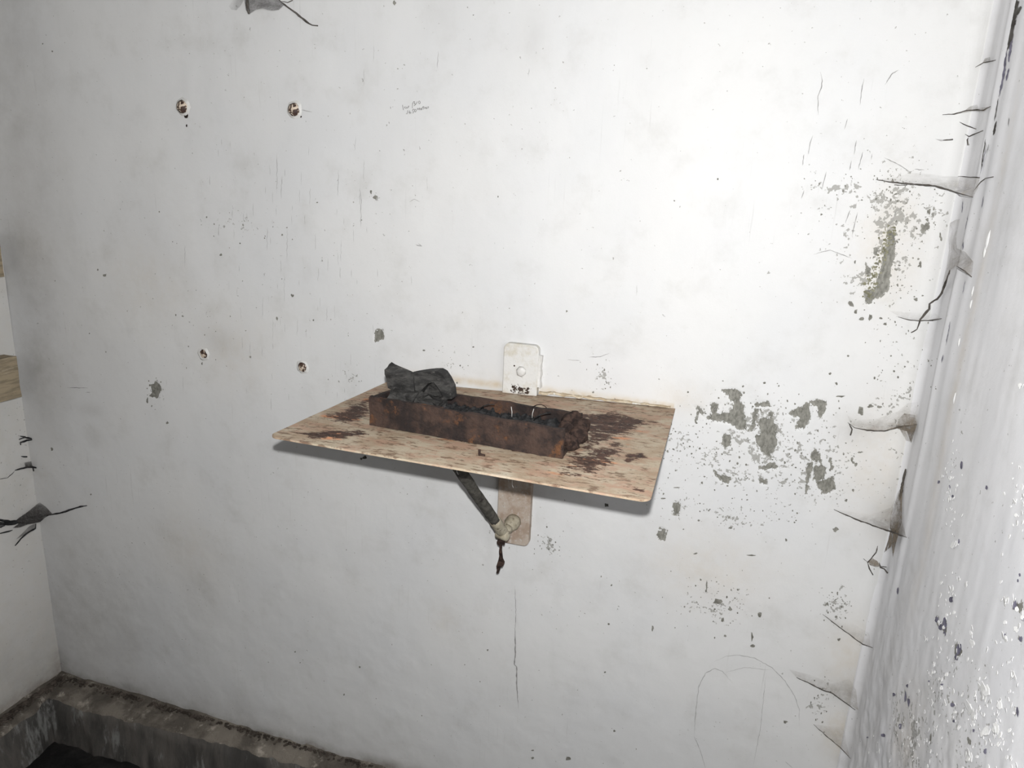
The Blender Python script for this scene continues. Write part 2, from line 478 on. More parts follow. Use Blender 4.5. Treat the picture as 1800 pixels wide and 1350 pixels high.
def ribbon_data(pts, w, jit=0.5, taper=True, lift=0.0006, step=4.0, wj=0.35, seed=0):
    rnd = random.Random(seed)
    pts = densify(pts, step, jit, rnd)
    PN = [surf(x, y, lift) for x, y in pts]
    vs_, fs = [], []
    for i, (P, n) in enumerate(PN):
        t = PN[min(i + 1, len(PN) - 1)][0] - PN[max(i - 1, 0)][0]; t = t / (np.linalg.norm(t) + 1e-9)
        s = np.cross(t, n); s = s / (np.linalg.norm(s) + 1e-9)
        k = i / max(1, len(PN) - 1)
        ww = w * (1 + rnd.uniform(-wj, wj)) * (max(0.15, min(1, 5 * k, 5 * (1 - k))) if taper else 1) / 2
        vs_ += [P + s * ww, P - s * ww]
    for i in range(len(PN) - 1):
        fs.append((2 * i, 2 * i + 1, 2 * i + 3, 2 * i + 2))
    return vs_, fs

def join_data(items):
    V, Fc = [], []
    for v, f in items:
        b = len(V); V += list(v); Fc += [tuple(b + i for i in q) for q in f]
    return V, Fc

def blob_data(px, py, rx, ry, seed, lift=0.0006, ang=0.0, n=9, rough=0.35):
    rnd = random.Random(seed); vs_ = [surf(px, py, lift)[0]]
    for k in range(n):
        a = 2 * math.pi * k / n; r = 1 + rnd.uniform(-rough, rough)
        dx, dy = rx * r * math.cos(a), ry * r * math.sin(a)
        vs_.append(surf(px + dx * math.cos(ang) - dy * math.sin(ang), py + dx * math.sin(ang) + dy * math.cos(ang), lift)[0])
    return vs_, [(0, k + 1, (k + 1) % n + 1) for k in range(n)]

# ------------------------------------------------------------------ wear fields on the back wall
def frange(a, b, s):
    n = int(round(abs(b - a) / s)); return np.linspace(a, b, n + 1)
xs = frange(XL, XR, 0.003)
zs = np.concatenate([frange(0.0, 2.02, 0.003), frange(2.04, ZC, 0.04)])
GX, GZ = np.meshgrid(xs, zs, indexing='ij')

def back_xy(pts):
    return np.array([on(p[0], p[1], 1, 0.0)[[0, 2]] for p in pts])

def right_xy(pts):
    return np.array([on(p[0], p[1], 0, XR)[[1, 2]] for p in pts])

def poly_field(A, B, poly, soft):
    """1 inside a polygon, falling through .5 at its edge over `soft` metres"""
    out = np.zeros_like(A)
    lo = poly.min(0) - soft; hi = poly.max(0) + soft
    i = (A >= lo[0]) & (A <= hi[0]) & (B >= lo[1]) & (B <= hi[1])
    x = A[i]; y = B[i]
    if x.size == 0: return out
    inside = np.zeros(x.shape, bool); dm = np.full(x.shape, 9.0)
    for p, q in zip(poly, np.roll(poly, -1, 0)):
        c = ((p[1] > y) != (q[1] > y)) & (x < (q[0] - p[0]) * (y - p[1]) / (q[1] - p[1] + 1e-12) + p[0])
        inside ^= c
        e = q - p; t = np.clip(((x - p[0]) * e[0] + (y - p[1]) * e[1]) / (e @ e + 1e-12), 0, 1)
        dm = np.minimum(dm, np.hypot(x - p[0] - t * e[0], y - p[1] - t * e[1]))
    sd = np.where(inside, dm, -dm)
    out[i] = np.clip(0.5 + sd / (2 * soft), 0, 1)
    return out

def gauss(A, B, c, rx, ry):
    return np.exp(-(((A - c[0]) / rx) ** 2 + ((B - c[1]) / ry) ** 2))

chip = np.zeros_like(GX); speck = np.zeros_like(GX); stain = np.zeros_like(GX); warm = np.zeros_like(GX)
C5 = lambda *p: crop(1100, 600, 3.376, p)
C2 = lambda *p: crop(1400, 250, 3.375, p)
chips = [
    C5((560, 285), (640, 278), (692, 300), (680, 350), (702, 400), (712, 450), (722, 530), (660, 520), (600, 482), (520, 472), (470, 458), (500, 430), (560, 425), (620, 420), (640, 370), (610, 330)),
    C5((495, 370), (560, 362), (540, 400), (530, 440), (505, 440)),
    C5((405, 385), (445, 385), (470, 420), (470, 470), (440, 420), (420, 485), (408, 480), (425, 420)),
    C5((760, 395), (800, 400), (775, 470), (755, 535), (738, 530), (745, 460)),
    C5((780, 455), (850, 448), (905, 500), (895, 600), (862, 685), (828, 682), (780, 620), (760, 560), (795, 540)),
    C5((835, 420), (870, 410), (875, 450), (840, 452)),
    C5((955, 430), (1085, 360), (1105, 440), (1060, 525), (1000, 520), (1030, 450)),
    C5((1085, 350), (1190, 345), (1195, 400), (1160, 455), (1143, 445), (1130, 390)),
    C5((570, 543), (628, 555), (628, 605), (590, 645), (572, 600)),
    C5((1098, 650), (1125, 630), (1152, 660), (1160, 710), (1130, 725), (1100, 700)),
    C5((1072, 720), (1115, 715), (1100, 800), (1078, 870), (1066, 930), (1052, 920), (1066, 840)),
    C5((1110, 735), (1160, 735), (1200, 745), (1185, 820), (1150, 830), (1108, 820)),
    C5((1190, 670), (1215, 690), (1230, 740), (1222, 810), (1212, 800), (1214, 740)),
    C5((205, 1102), (248, 1122), (232, 1182), (182, 1172), (200, 1140)),
    C5((520, 760), (560, 790), (620, 800), (618, 845), (580, 845), (540, 810)),
    C5((275, 960), (325, 950), (325, 1035), (280, 1032)),
    C5((740, 365), (850, 350), (860, 385), (780, 395)),
    C5((1130, 830), (1230, 800), (1250, 880), (1160, 915)),
    C5((790, 740), (880, 710), (920, 750), (800, 770)),
    C5((790, 810), (840, 820), (840, 850), (800, 850)),
    C2((540, 515), (595, 540), (575, 700), (545, 860), (520, 915), (470, 930), (430, 965), (402, 950), (408, 875), (460, 868), (490, 780), (505, 700), (530, 600)),
    C2((455, 630), (490, 625), (485, 680), (455, 675)),
    C2((405, 720), (450, 740), (440, 800), (408, 790)),
    C2((735, 490), (795, 470), (790, 520), (740, 535)),
    C2((800, 410), (825, 412), (810, 480), (798, 470)),
    [(264, 676), (276, 668), (284, 684), (278, 700), (266, 698)],
    [(655, 582), (672, 578), (674, 596), (658, 602)],
]
for p in chips:
    chip = np.maximum(chip, poly_field(GX, GZ, back_xy(p), 0.008))
for (px, py, rx, ry, v) in [(1310, 800, .10, .07, 1.0), (1420, 830, .10, .09, .8), (1200, 770, .05, .05, .8), (1180, 880, .04, .04, .8), (1340, 740, .12, .04, .9),
                            (1560, 390, .08, .09, 1.0), (1540, 480, .05, .06, .9), (1590, 700, .06, .1, .6), (1480, 330, .08, .012, .85),
                            (1250, 1060, .07, .05, .8), (1470, 1060, .03, .05, .8), (1440, 1230, .03, .05, .7), (1290, 910, .12, .03, .7), (960, 960, .03, .03, .8),
                            (660, 345, .012, .012, .8), (800, 640, .03, .03, .6), (1060, 665, .02, .03, .8), (415, 395, .06, .03, .45), (270, 690, .03, .03, .9),
                            (620, 660, .03, .02, .6), (1600, 800, .04, .15, .5), (350, 560, .12, .08, .25), (250, 1020, .1, .1, .2)]:
    speck = np.maximum(speck, v * gauss(GX, GZ, back_xy([(px, py)])[0], rx, ry))
for (px, py, rx, ry, v) in [(70, 650, .08, .16, .34), (50, 470, .09, .2, .32), (20, 150, .14, .5, .24), (390, 600, .05, .04, .22), (130, 1080, .26, .22, .30),
                            (105, 1185, .08, .09, .9), (935, 75, .035, .045, .14), (770, 25, .05, .04, .08), (300, 1220, .2, .03, .25), (420, 1290, .16, .012, .35), (560, 1325, .2, .012, .45),
                            (155, 720, .05, .02, .2), (165, 770, .03, .03, .2), (250, 1090, .05, .1, .14), (1505, 755, .04, .03, .28), (1560, 900, .03, .06, .35), (1490, 1210, .03, .04, .3),
                            (1690, 420, .03, .05, .2), (350, 1050, .06, .1, .14), (245, 1060, .04, .06, .1)]:
    stain = np.maximum(stain, v * gauss(GX, GZ, back_xy([(px, py)])[0], rx, ry))
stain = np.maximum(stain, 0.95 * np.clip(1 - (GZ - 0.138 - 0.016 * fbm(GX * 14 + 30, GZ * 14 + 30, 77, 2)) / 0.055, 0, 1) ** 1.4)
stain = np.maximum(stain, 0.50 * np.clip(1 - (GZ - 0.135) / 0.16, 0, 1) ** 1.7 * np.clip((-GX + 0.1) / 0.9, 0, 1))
back_line = SZ + 0.009
warm = np.maximum(warm, 0.75 * np.exp(-((GZ - back_line) / 0.008) ** 2) * ((GX > -0.33) & (GX < 0.276)))
for (px, py, rx, ry, v) in [(865, 685, .03, .03, .25), (1200, 700, .05, .03, .25), (1500, 1150, .05, .08, .30), (1540, 820, .06, .12, .22), (1240, 1000, .12, .08, .22), (1475, 1290, .03, .06, .38),
                            (780, 1090, .04, .05, .15), (260, 500, .12, .1, .14), (410, 620, .1, .1, .16), (330, 960, .1, .1, .14), (60, 800, .1, .2, .1), (1560, 440, .05, .1, .3)]:
    warm = np.maximum(warm, v * gauss(GX, GZ, back_xy([(px, py)])[0], rx, ry))

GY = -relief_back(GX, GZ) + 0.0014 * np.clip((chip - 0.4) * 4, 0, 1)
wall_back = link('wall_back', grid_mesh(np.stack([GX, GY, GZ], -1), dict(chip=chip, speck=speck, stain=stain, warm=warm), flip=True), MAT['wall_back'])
wall_back['kind'] = 'structure'

# ------------------------------------------------------------------ right wall
ys = np.concatenate([frange(0.0, -0.75, 0.003), frange(-0.78, YF, 0.05)])
RY, RZ = np.meshgrid(ys, zs, indexing='ij')
chip = np.zeros_like(RY); speck = np.zeros_like(RY); stain = np.zeros_like(RY); warm = np.zeros_like(RY)
C7 = lambda *p: crop(1500, 1050, 4.5, p)
for p in [C7((640, 150), (670, 150), (680, 240), (660, 240)), C7((700, 190), (735, 170), (735, 300), (705, 300)), C7((805, 355), (835, 360), (865, 420), (860, 460), (820, 500), (800, 500), (805, 430)),
          C7((1262, 30), (1340, 30), (1345, 190), (1310, 110), (1265, 90)), C7((1305, 310), (1335, 315), (1325, 345)), C7((765, 835), (800, 835), (795, 870), (770, 865)),
          C7((1285, 865), (1310, 870), (1300, 940), (1287, 930)), C7((905, 1090), (940, 1130), (950, 1190), (920, 1170)), C7((610, 1080), (635, 1090), (625, 1160), (610, 1150)), C7((1030, 1180), (1055, 1210), (1045, 1240))]:
    chip = np.maximum(chip, poly_field(RY, RZ, right_xy(p), 0.008))
for (px, py, rx, ry, v) in [(1600, 1300, .08, .07, 1.0), (1580, 1260, .05, .08, .8), (1650, 1250, .06, .1, .6), (1700, 1300, .08, .1, .6), (1670, 830, .02, .1, .5)]:
    speck = np.maximum(speck, v * gauss(RY, RZ, right_xy([(px, py)])[0], rx, ry))
for (px, py, rx, ry, v) in [(1560, 1180, .025, .25, .30), (1640, 850, .02, .2, .16), (1620, 480, .03, .12, .18), (1590, 760, .02, .05, .25)]:
    stain = np.maximum(stain, v * gauss(RY, RZ, right_xy([(px, py)])[0], rx, ry))
for (px, py, rx, ry, v) in [(1590, 1300, .08, .08, .28), (1690, 640, .015, .35, .28), (1625, 960, .02, .15, .2)]:
    warm = np.maximum(warm, v * gauss(RY, RZ, right_xy([(px, py)])[0], rx, ry))
RX = XR - relief_right(RY, RZ)
wall_right = link('wall_right', grid_mesh(np.stack([RX, RY, RZ], -1), dict(chip=chip, speck=speck, stain=stain, warm=warm), flip=True), MAT['wall_right'])
wall_right['kind'] = 'structure'

# ------------------------------------------------------------------ left wall, front wall, ceiling, floor
ys = np.concatenate([frange(0.0, -0.6, 0.006), frange(-0.65, YF, 0.06)])
zl = np.concatenate([frange(0.0, 2.02, 0.006), frange(2.06, ZC, 0.06)])
LY, LZ = np.meshgrid(ys, zl, indexing='ij')
LX = XL + relief_left(LY, LZ)
stain = 0.95 * np.clip(1 - (LZ - 0.14) / 0.09, 0, 1) ** 1.4
stain = np.maximum(stain, 0.8 * gauss(LY, LZ, (-.01, .15), .08, .09))
stain = np.maximum(stain, 0.45 * np.clip(1 - (LZ - 0.14) / 0.4, 0, 1) ** 1.5)
wall_left = link('wall_left', grid_mesh(np.stack([LX, LY, LZ], -1), dict(chip=0 * LY, speck=0.25 * gauss(LY, LZ, (-.02, .75), .1, .3), stain=stain, warm=0.12 + 0 * LY)), MAT['wall_left'])
wall_left['kind'] = 'structure'

def slab(name, c8, mat, n=(1, 1, 1)):
    o = link(name, hexa(c8, n), mat); o['kind'] = 'structure'; return o
slab('wall_front', box8(XL - 0.1, XR + 0.1, YF - 0.1, YF, 0, ZC), MAT['plain'])
slab('ceiling', box8(XL - 0.1, XR + 0.1, YF - 0.1, 0.1, ZC, ZC + 0.1), MAT['plain'])
fx = frange(XL - 0.02, XR + 0.02, 0.015); fy = frange(YF - 0.02, 0.02, 0.015)
FX, FY = np.meshgrid(fx, fy, indexing='ij')
FZ = 0.016 * fbm(FX * 18 + 50, FY * 18 + 50, 3, 3) - 0.006
floor = link('floor', grid_mesh(np.stack([FX, FY, FZ], -1)), MAT['floor']); floor['kind'] = 'structure'

# cement plinth along the back and left walls
KZ = 0.135
def kerb(name, rear, front, n):
    """rear / front: functions of t giving (x, y); rounded ledge with a rough face"""
    prof = 12; P = np.zeros((n + 1, prof, 3))
    for i in range(n + 1):
        t = i / n; a = np.array(rear(t)); b = np.array(front(t))
        for j in range(prof):
            if j < 7:
                s = j / 6.0; z = KZ + 0.012 * (1 - s) ** 2 - 0.010 * max(0, s - 0.6) / 0.4; q = a + (b - a) * s
            else:
                s = (j - 6) / 5.0; z = (KZ - 0.010) * (1 - s) - 0.02 * s; q = b + (b - a) / np.linalg.norm(b - a) * 0.012 * s
            r1 = float(fbm(np.array(q[0] * 30 + 60 + q[1] * 17), np.array(z * 30 + j * .7 + 60), 5, 3))
            if 0 < j: z += 0.008 * r1 if j < 10 else 0
            q = q + (b - a) / np.linalg.norm(b - a) * 0.012 * float(fbm(np.array(q[0] * 24 + q[1] * 24 + 30), np.array(j * 0.8 + 30), 8, 2)) * (j > 3)
            P[i, j] = (q[0], q[1], z)
    me = grid_mesh(P)
    bm = bmesh.new(); bm.from_mesh(me); bmesh.ops.recalc_face_normals(bm, faces=bm.faces); bm.to_mesh(me); bm.free()
    o = link(name, me, [MAT['kerb'], MAT['kerb_face']]); o['kind'] = 'structure'
    mi = np.zeros((n, prof - 1), np.int32); mi[:, 6:] = 1
    me.polygons.foreach_set('material_index', mi.reshape(-1))
    return o
kerb('baseboard_back', lambda t: (XL - 0.01 + t * (XR - XL + 0.02), 0.01), lambda t: (XL - 0.01 + t * (XR - XL + 0.02), -0.084 + 0.040 * min(1, max(0, t - 0.08) / 0.4)), 300)
kerb('baseboard_left', lambda t: (XL - 0.01, 0.01 + t * (YF - 0.01)), lambda t: (XL + 0.040 + 0.05 * min(1, t * 4), 0.01 + t * (YF - 0.01)), 300)
# dirt packed along the top of the plinth
def dirt_line(name, pts, r, parent, seed):
    rnd = random.Random(seed); ms = []
    for k in range(len(pts)):
        p = pts[k]
        ms.append(lathe((p[0], p[1], p[2]), (rnd.uniform(-.3, .3), rnd.uniform(-.3, .3), 1), [(-.6 * r, .5 * r), (0, 1.1 * r), (.5 * r, .7 * r), (.8 * r, .15 * r)], 7, 0.35, seed + k))
    o = link(name, merge(ms), MAT['dust'], parent); o['kind'] = 'stuff'; return o
rb = random.Random(3)
dirt_line('dirt', [(XL + 0.02 + 2.0 * (k / 420) + rb.uniform(-.01, .01), -0.008 - abs(rb.gauss(0, .008)), KZ + 0.008) for j_ in range(3) for k in range(420) if rb.random() < (0.9 if k < 110 else 0.5)], 0.0034, bpy.data.objects['baseboard_back'], 10)
dirt_line('dirt', [(XL + 0.012 + abs(rb.gauss(0, .012)), -0.005 - 0.9 * k / 260, KZ + 0.006) for j_ in range(3) for k in range(260)], 0.005, bpy.data.objects['baseboard_left'], 700)

# ------------------------------------------------------------------ cracks, scuffs, spots, writing (children of the walls)
C1 = lambda *p: crop(1400, 0, 4.5, p)
C4 = lambda *p: crop(1200, 980, 3.0, p)
CR = lambda *p: crop(1620, 0, 4.5, p)
def marks(name, lines, mat, parent, stuff=False):
    V, Fc = join_data(lines)
    o = link(name, mesh(V, Fc, smooth=False, fix=False), MAT[mat], parent)
    if stuff: o['kind'] = 'stuff'
    return o
def R(pts, w, seed=1, **k):
    return ribbon_data(pts, w, seed=seed, **k)

marks('crack', [R([(905, 1030), (907, 1080), (906, 1108)], .0011, 1), R([(905, 1098), (906, 1150), (904, 1168), (908, 1172), (908, 1200), (911, 1245)], .0028, 2)], 'hair', wall_back)
hair = [C1((190, 570), (205, 640), (195, 700), (170, 760), (172, 910)), C1((535, 620), (515, 720), (503, 830)), C1((405, 940), (380, 1022)), C1((130, 1070), (105, 1150), (95, 1222)),
        C1((475, 1110), (455, 1225)), C1((435, 1270), (420, 1345)), C1((525, 1200), (490, 1340)), C1((598, 1215), (592, 1262)), C1((810, 552), (760, 580), (700, 670)), C1((60, 1220), (48, 1310)),
        C2((592, 405), (568, 470), (540, 500)), C2((178, 175), (150, 285)), C2((640, 375), (592, 405)), C2((320, 400), (290, 480)), C2((362, 415), (330, 560)), C2((45, 285), (28, 335)),
        C2((520, 90), (600, 130), (680, 180)), C2((700, 160), (760, 165)), C2((100, 665), (200, 640), (330, 690))]
marks('crack', [R(p, .0011, i + 5) for i, p in enumerate(hair)], 'hair', wall_back)
V_ = [R(C4((60, 940), (70, 800), (85, 680), (120, 610), (170, 585), (210, 600), (265, 665)), .0014, 40), R(C4((165, 550), (230, 520), (300, 515), (380, 530), (470, 580), (540, 650), (590, 730), (615, 800), (615, 890)), .0013, 41),
      R(C4((230, 605), (330, 580), (440, 592), (470, 590)), .0010, 42), R(C4((60, 940), (90, 1010), (120, 1110)), .0013, 43), R(C4((440, 610), (410, 900), (370, 1110)), .0008, 44), R(C4((540, 1075), (580, 1110)), .0012, 45)]
marks('scratch', V_, 'mark', wall_back)
marks('scratch', [R([(1035, 628), (1055, 627), (1073, 620)], .0009, 50), R([(997, 632), (1020, 634)], .0007, 51)], 'hair', wall_back)
marks('scratch', [R([(720, 355), (728, 350), (738, 355)], .0010, 52), R([(730, 430), (742, 433), (735, 428)], .0012, 53), R([(150, 690), (158, 690), (158, 688)], .0012, 54), R([(118, 681), (155, 682)], .0016, 55)], 'hair', wall_back)
# thin vertical scores on the left half
rb = random.Random(5); L = []
for (x, y, l) in [(635, 340, 60), (633, 330, 30), (595, 300, 45), (487, 270, 70), (470, 400, 40), (505, 400, 60), (462, 520, 40), (500, 480, 55), (545, 330, 30), (640, 120, 30), (640, 280, 40), (770, 90, 30), (495, 310, 40), (555, 410, 30), (625, 240, 25), (575, 540, 25),
                  (560, 470, 25), (600, 420, 40), (385, 395, 20), (325, 430, 40), (480, 560, 40), (440, 600, 30), (523, 560, 30), (657, 80, 30), (1120, 500, 20), (930, 120, 15)]:
    L.append(R([(x, y), (x - 1 + 0.03 * l * (686 - x) / 686 * .6, y + l)], rb.choice([.0007, .0009, .0012]), rb.randint(0, 999), jit=0.8))
for k in range(70):
    x = rb.gauss(500, 90); y = rb.uniform(230, 720); l = rb.uniform(6, 26)
    L.append(R([(x, y), (x + .02 * l, y + l)], rb.choice([.0006, .0008]), k, jit=0.5))
marks('scratch', L, 'mark', wall_back, True)

# dark pock marks that can be made out one by one plus a scatter of small ones
L = []; rb = random.Random(11)
for (x, y, rx, ry) in [(184, 484, 3, 3), (172, 474, 1.5, 1.5), (652, 338, 2, 3), (660, 346, 4, 3), (1444, 377, 2, 2), (1440, 323, 1.6, 1.6), (998, 1333, 5, 3), (936, 1333, 2.4, 2.6), (936, 1319, 3, 1.5), (1147, 1105, 1.8, 5), (1380, 1269, 4, 2.4), (1475, 1124, 2.6, 2.6),
                       (1080, 1285, 2, 2), (857, 1143, 2, 2), (693, 5, 3, 4), (294, 743, 3, 2.5), (91, 789, 2, 3), (160, 869, 1.5, 1.5), (487, 560, 2, 3), (514, 520, 2.5, 3), (388, 448, 2, 2.5), (558, 356, 1.8, 1.6), (92, 90, 1.4, 1.4), (75, 77, 1.2, 1.2),
                       (1459, 657, 2.3, 2.3), (1470, 674, 2.4, 3), (1478, 697, 8, 1.6), (1344, 673, 2.4, 1.8), (1306, 679, 2, 1.6), (1165, 876, 4, 1.2), (1190, 857, 6, 1), (1284, 928, 3.4, 1.6), (1223, 973, 4, 1.3), (1320, 976, 8, 1.2), (1382, 949, 2.6, 3), (1468, 931, 5, 4),
                       (1242, 1030, 1.6, 8), (1262, 1058, 7, 5), (1283, 1071, 4.4, 3), (1322, 1120, 2, 8), (1323, 1135, 4, 3), (1336, 1080, 4, 5), (1270, 1090, 2, 5), (1275, 1118, 3, 2), (1160, 938, 6, 6), (270, 683, 5, 3), (268, 694, 5, 4), (259, 704, 1.5, 5),
                       (1496, 535, 5, 5), (1504, 548, 3, 5), (1514, 560, 4, 4), (1530, 558, 3, 6), (1548, 559, 3, 2.4), (1556, 569, 3.4, 2.6), (1543, 463, 2, 2), (1503, 460, 1.6, 3), (1633, 372, 3, 6), (1630, 386, 3, 3), (1575, 341, 3.4, 1.6), (1655, 420, 2, 5), (1618, 465, 2.4, 6), (1610, 526, 4, 3), (1653, 415, 2, 5), (1500, 813, 3, 3), (1505, 817, 2.4, 3), (1500, 862, 2, 2.6), (1487, 880, 3, 2.4), (1513, 723, 4, 8), (1530, 714, 5, 3), (1545, 715, 5, 2), (1498, 808, 2, 4), (1512, 795, 5, 1.4)]:
    L.append(blob_data(x, y, rx, ry, int(x * 7 + y), n=9, rough=.4))
marks('pock_mark', L, 'plaster', wall_back, True)
L = []
for (cx, cy, sx, sy, n) in [(1530, 335, 55, 25, 70), (1590, 400, 25, 40, 60), (1310, 790, 70, 45, 120), (1440, 800, 40, 50, 60), (1200, 790, 30, 25, 40), (1560, 480, 25, 35, 50), (1260, 1060, 40, 25, 30), (1470, 1060, 14, 20, 35), (1440, 1240, 12, 25, 25),
                            (1290, 900, 70, 14, 45), (965, 955, 14, 14, 20), (1060, 665, 12, 14, 16), (270, 690, 10, 14, 14), (790, 640, 22, 16, 16), (1580, 640, 30, 50, 50), (350, 560, 90, 70, 30), (420, 400, 60, 20, 20), (800, 1100, 300, 120, 25), (1000, 300, 300, 150, 12), (1345, 720, 70, 16, 60)]:
    for k in range(n):
        r = rb.uniform(.5, 1.7)
        L.append(blob_data(rb.gauss(cx, sx), rb.gauss(cy, sy), r * rb.uniform(.6, 1.3), r * rb.uniform(.7, 1.6), rb.randint(0, 99999), n=6, rough=.4))
marks('pock_mark', L, 'plaster', wall_back, True)
# olive stain crust by the corner
L = []
for k in range(120):
    t = rb.random(); x = 1567 - 42 * t + rb.gauss(0, 6); y = 405 + 120 * t + rb.gauss(0, 6)
    L.append(blob_data(x, y, rb.uniform(.8, 3), rb.uniform(1, 3), rb.randint(0, 99999), n=6, rough=.5))
marks('pock_mark', L, 'olive', wall_back, True)
# two dark holes in the shade of the shelf
marks('hole', [blob_data(641, 804, 4.5, 3, 3), blob_data(635, 807, 2.5, 2, 4)], 'crack', wall_back)
marks('hole', [blob_data(1066, 888, 4, 3, 8)], 'crack', wall_back)

# pencilled words
W = lambda *p: crop(690, 160, 18.0, p)
def ell(cx, cy, rx, ry, a0=0, a1=6.4, n=10):
    return [(cx + rx * math.cos(a0 + (a1 - a0) * k / n), cy + ry * math.sin(a0 + (a1 - a0) * k / n)) for k in range(n + 1)]
strokes = [W((315, 440), (328, 520), (345, 605)), W((370, 525), (402, 495), (380, 520), (392, 548), (425, 540)), W((428, 490), (445, 545), (480, 530), (498, 480), (525, 470), (515, 500), (490, 525)),
           W((632, 390), (625, 545)), W((632, 400), (668, 335), (700, 340), (700, 380), (680, 400), (718, 410), (712, 450), (675, 468)), W((725, 430), (765, 380), (780, 330)), W(*ell(850, 360, 26, 44)),
           W((425, 722), (465, 715), (482, 610)), W((540, 615), (520, 680), (545, 715), (585, 695), (570, 665), (530, 680)), W((690, 578), (640, 580), (628, 625), (662, 645), (660, 690), (628, 695)), W(*ell(722, 620, 26, 44)),
           W((780, 605), (792, 540), (822, 590), (850, 530), (862, 605)), W((885, 575), (930, 560), (912, 535), (888, 565), (900, 595), (940, 585)), W((968, 480), (965, 575), (985, 570)), W((940, 520), (1005, 500)),
           W((1000, 560), (1012, 520), (1018, 545), (1045, 515)), W((1048, 548), (1080, 535), (1068, 505), (1048, 530), (1060, 560), (1090, 550)), W((1145, 490), (1112, 495), (1140, 515), (1125, 538), (1100, 535))]
V, Fc = join_data([ribbon_data(s, .0011, jit=0, taper=False, lift=.0008, step=1.0, wj=.2, seed=i) for i, s in enumerate(strokes)])
hw = link('handwriting', mesh(V, Fc, smooth=False, fix=False), MAT['pencil'], wall_back)
hw['label'] = 'small slanted two-line pencil note reading 1650 Metres'

# right wall: long dark crack beside the corner, grooves, chips, loose flakes of paint
marks('crack', [R(CR((756, -20), (752, 0), (742, 90), (718, 210), (695, 330), (676, 400)), .020, 60, jit=.8, step=3), R(CR((790, 60), (745, 110)), .010, 61)], 'crack', wall_right)
marks('crack', [R(CR((715, 270), (700, 400), (690, 490)), .010, 62, jit=.8), R(CR((672, 400), (655, 540), (635, 660), (610, 765)), .008, 63, jit=.6), R(CR((690, 540), (668, 640)), .007, 64)], 'crack_blue', wall_right)
marks('crack', [R(CR((605, 780), (585, 900), (575, 960)), .004, 65), R(CR((592, 960), (565, 1070)), .010, 66), R(CR((505, 1100), (490, 1200), (470, 1350)), .0045, 67), R(CR((530, 1140), (510, 1215)), .0018, 68), R(CR((690, 930), (685, 1000)), .002, 69)], 'crack', wall_right)
marks('crack', [R(C2((985, 350), (980, 420)), .003, 70), R(C2((1020, 420), (995, 560)), .0018, 71), R(C2((990, 590), (985, 640)), .004, 72), R(C2((1110, 320), (1098, 390)), .003, 73), R(C2((1000, 820), (985, 900)), .002, 74), R(C2((912, 1060), (900, 1130), (885, 1205)), .0026, 75), R(C2((870, 1260), (860, 1310)), .004, 76), R(C2((1130, 10), (1100, 150), (1085, 210)), .002, 77)], 'crack_blue', wall_right)
C6 = lambda *p: crop(1500, 800, 4.5, p)
L = [blob_data(*C6((x, y))[0], rx, ry, int(x + y)) for (x, y, rx, ry) in [(855, 85, 2, 8), (675, 212, 2, 3), (1052, 258, 2, 4), (785, 325, 2, 3), (350, 1070, 1.3, 6), (760, 250, 1.5, 3), (835, 685, 1.5, 4), (770, 1140, 4, 5), (1315, 945, 2, 3), (1300, 990, 1.6, 3)]]
L += [blob_data(*C7((x, y))[0], rx, ry, int(x + y)) for (x, y, rx, ry) in [(425, 700, 2, 3), (410, 790, 1.6, 9), (436, 830, 2, 8), (597, 665, 2, 2), (783, 852, 4, 4.5), (320, 768, 3, 3), (700, 690, 3, 1.6), (1325, 325, 3, 5), (1298, 905, 2.4, 8), (1200, 300, 2, 2.4), (950, 1055, 2, 3), (1042, 1215, 3, 5), (793, 978, 2, 3), (110, 1108, 1.6, 1.6), (235, 1090, 3, 4), (370, 1020, 3, 5), (722, 220, 3, 11), (690, 230, 4, 9), (722, 290, 2.4, 5), (660, 175, 3, 5), (830, 410, 5, 10), (812, 475, 3, 6), (1280, 70, 4, 9), (1340, 160, 3, 7)]]
marks('pock_mark', L, 'crack_blue', wall_right, True)

rb = random.Random(21); FV, FF = [], []
def flake(px, py, size, seed):
    rnd = random.Random(seed); P, n = surf(px, py, .0006)
    if n[0] > -0.5: return
    up = np.array([0, 0, 1.0]); sd = np.array([0, 1.0, 0])
    k = 6; b = len(FV); tilt = rnd.uniform(.05, .45); dirn = rnd.uniform(0, 6.28)
    pts = []
    for i in range(k):
        a = 6.283 * i / k; r = size * rnd.uniform(.6, 1.15)
        u, v = r * math.cos(a), 1.3 * r * math.sin(a)
        h = (u * math.cos(dirn) + v * math.sin(dirn)) * tilt + size * tilt * .9
        pts.append(P + sd * u + up * v + n * max(0, h))
    FV.extend(pts + [p - n * .0006 for p in pts])
    FF.append(tuple(b + i for i in range(k))); FF.append(tuple(b + k + i for i in range(k))[::-1])
    for i in range(k): FF.append((b + i, b + k + i, b + k + (i + 1) % k, b + (i + 1) % k))
for (x, y, s) in [(1679, 956, .008), (1672, 1036, .008), (1699, 1027, .006), (1630, 1124, .006), (1644, 1166, .005), (1640, 1182, .005), (1669, 878, .006), (1676, 876, .005), (1665, 864, .004), (1795, 678, .005), (1653, 1196, .006), (1735, 1215, .012), (1728, 1224, .009), (1705, 1245, .012), (1712, 1258, .010), (1752, 1280, .009), (1735, 1285, .010), (1700, 1325, .010), (1703, 1333, .009), (1685, 1019, .005), (1800, 1080, .008), (1768, 1058, .007), (1767, 1120, .006), (1710, 1132, .006), (1781, 1187, .007), (1756, 1240, .008)]:
    for j in range(3): flake(x + rb.uniform(-3, 3), y + rb.uniform(-3, 3), s * rb.uniform(.4, .7), rb.randint(0, 99999))
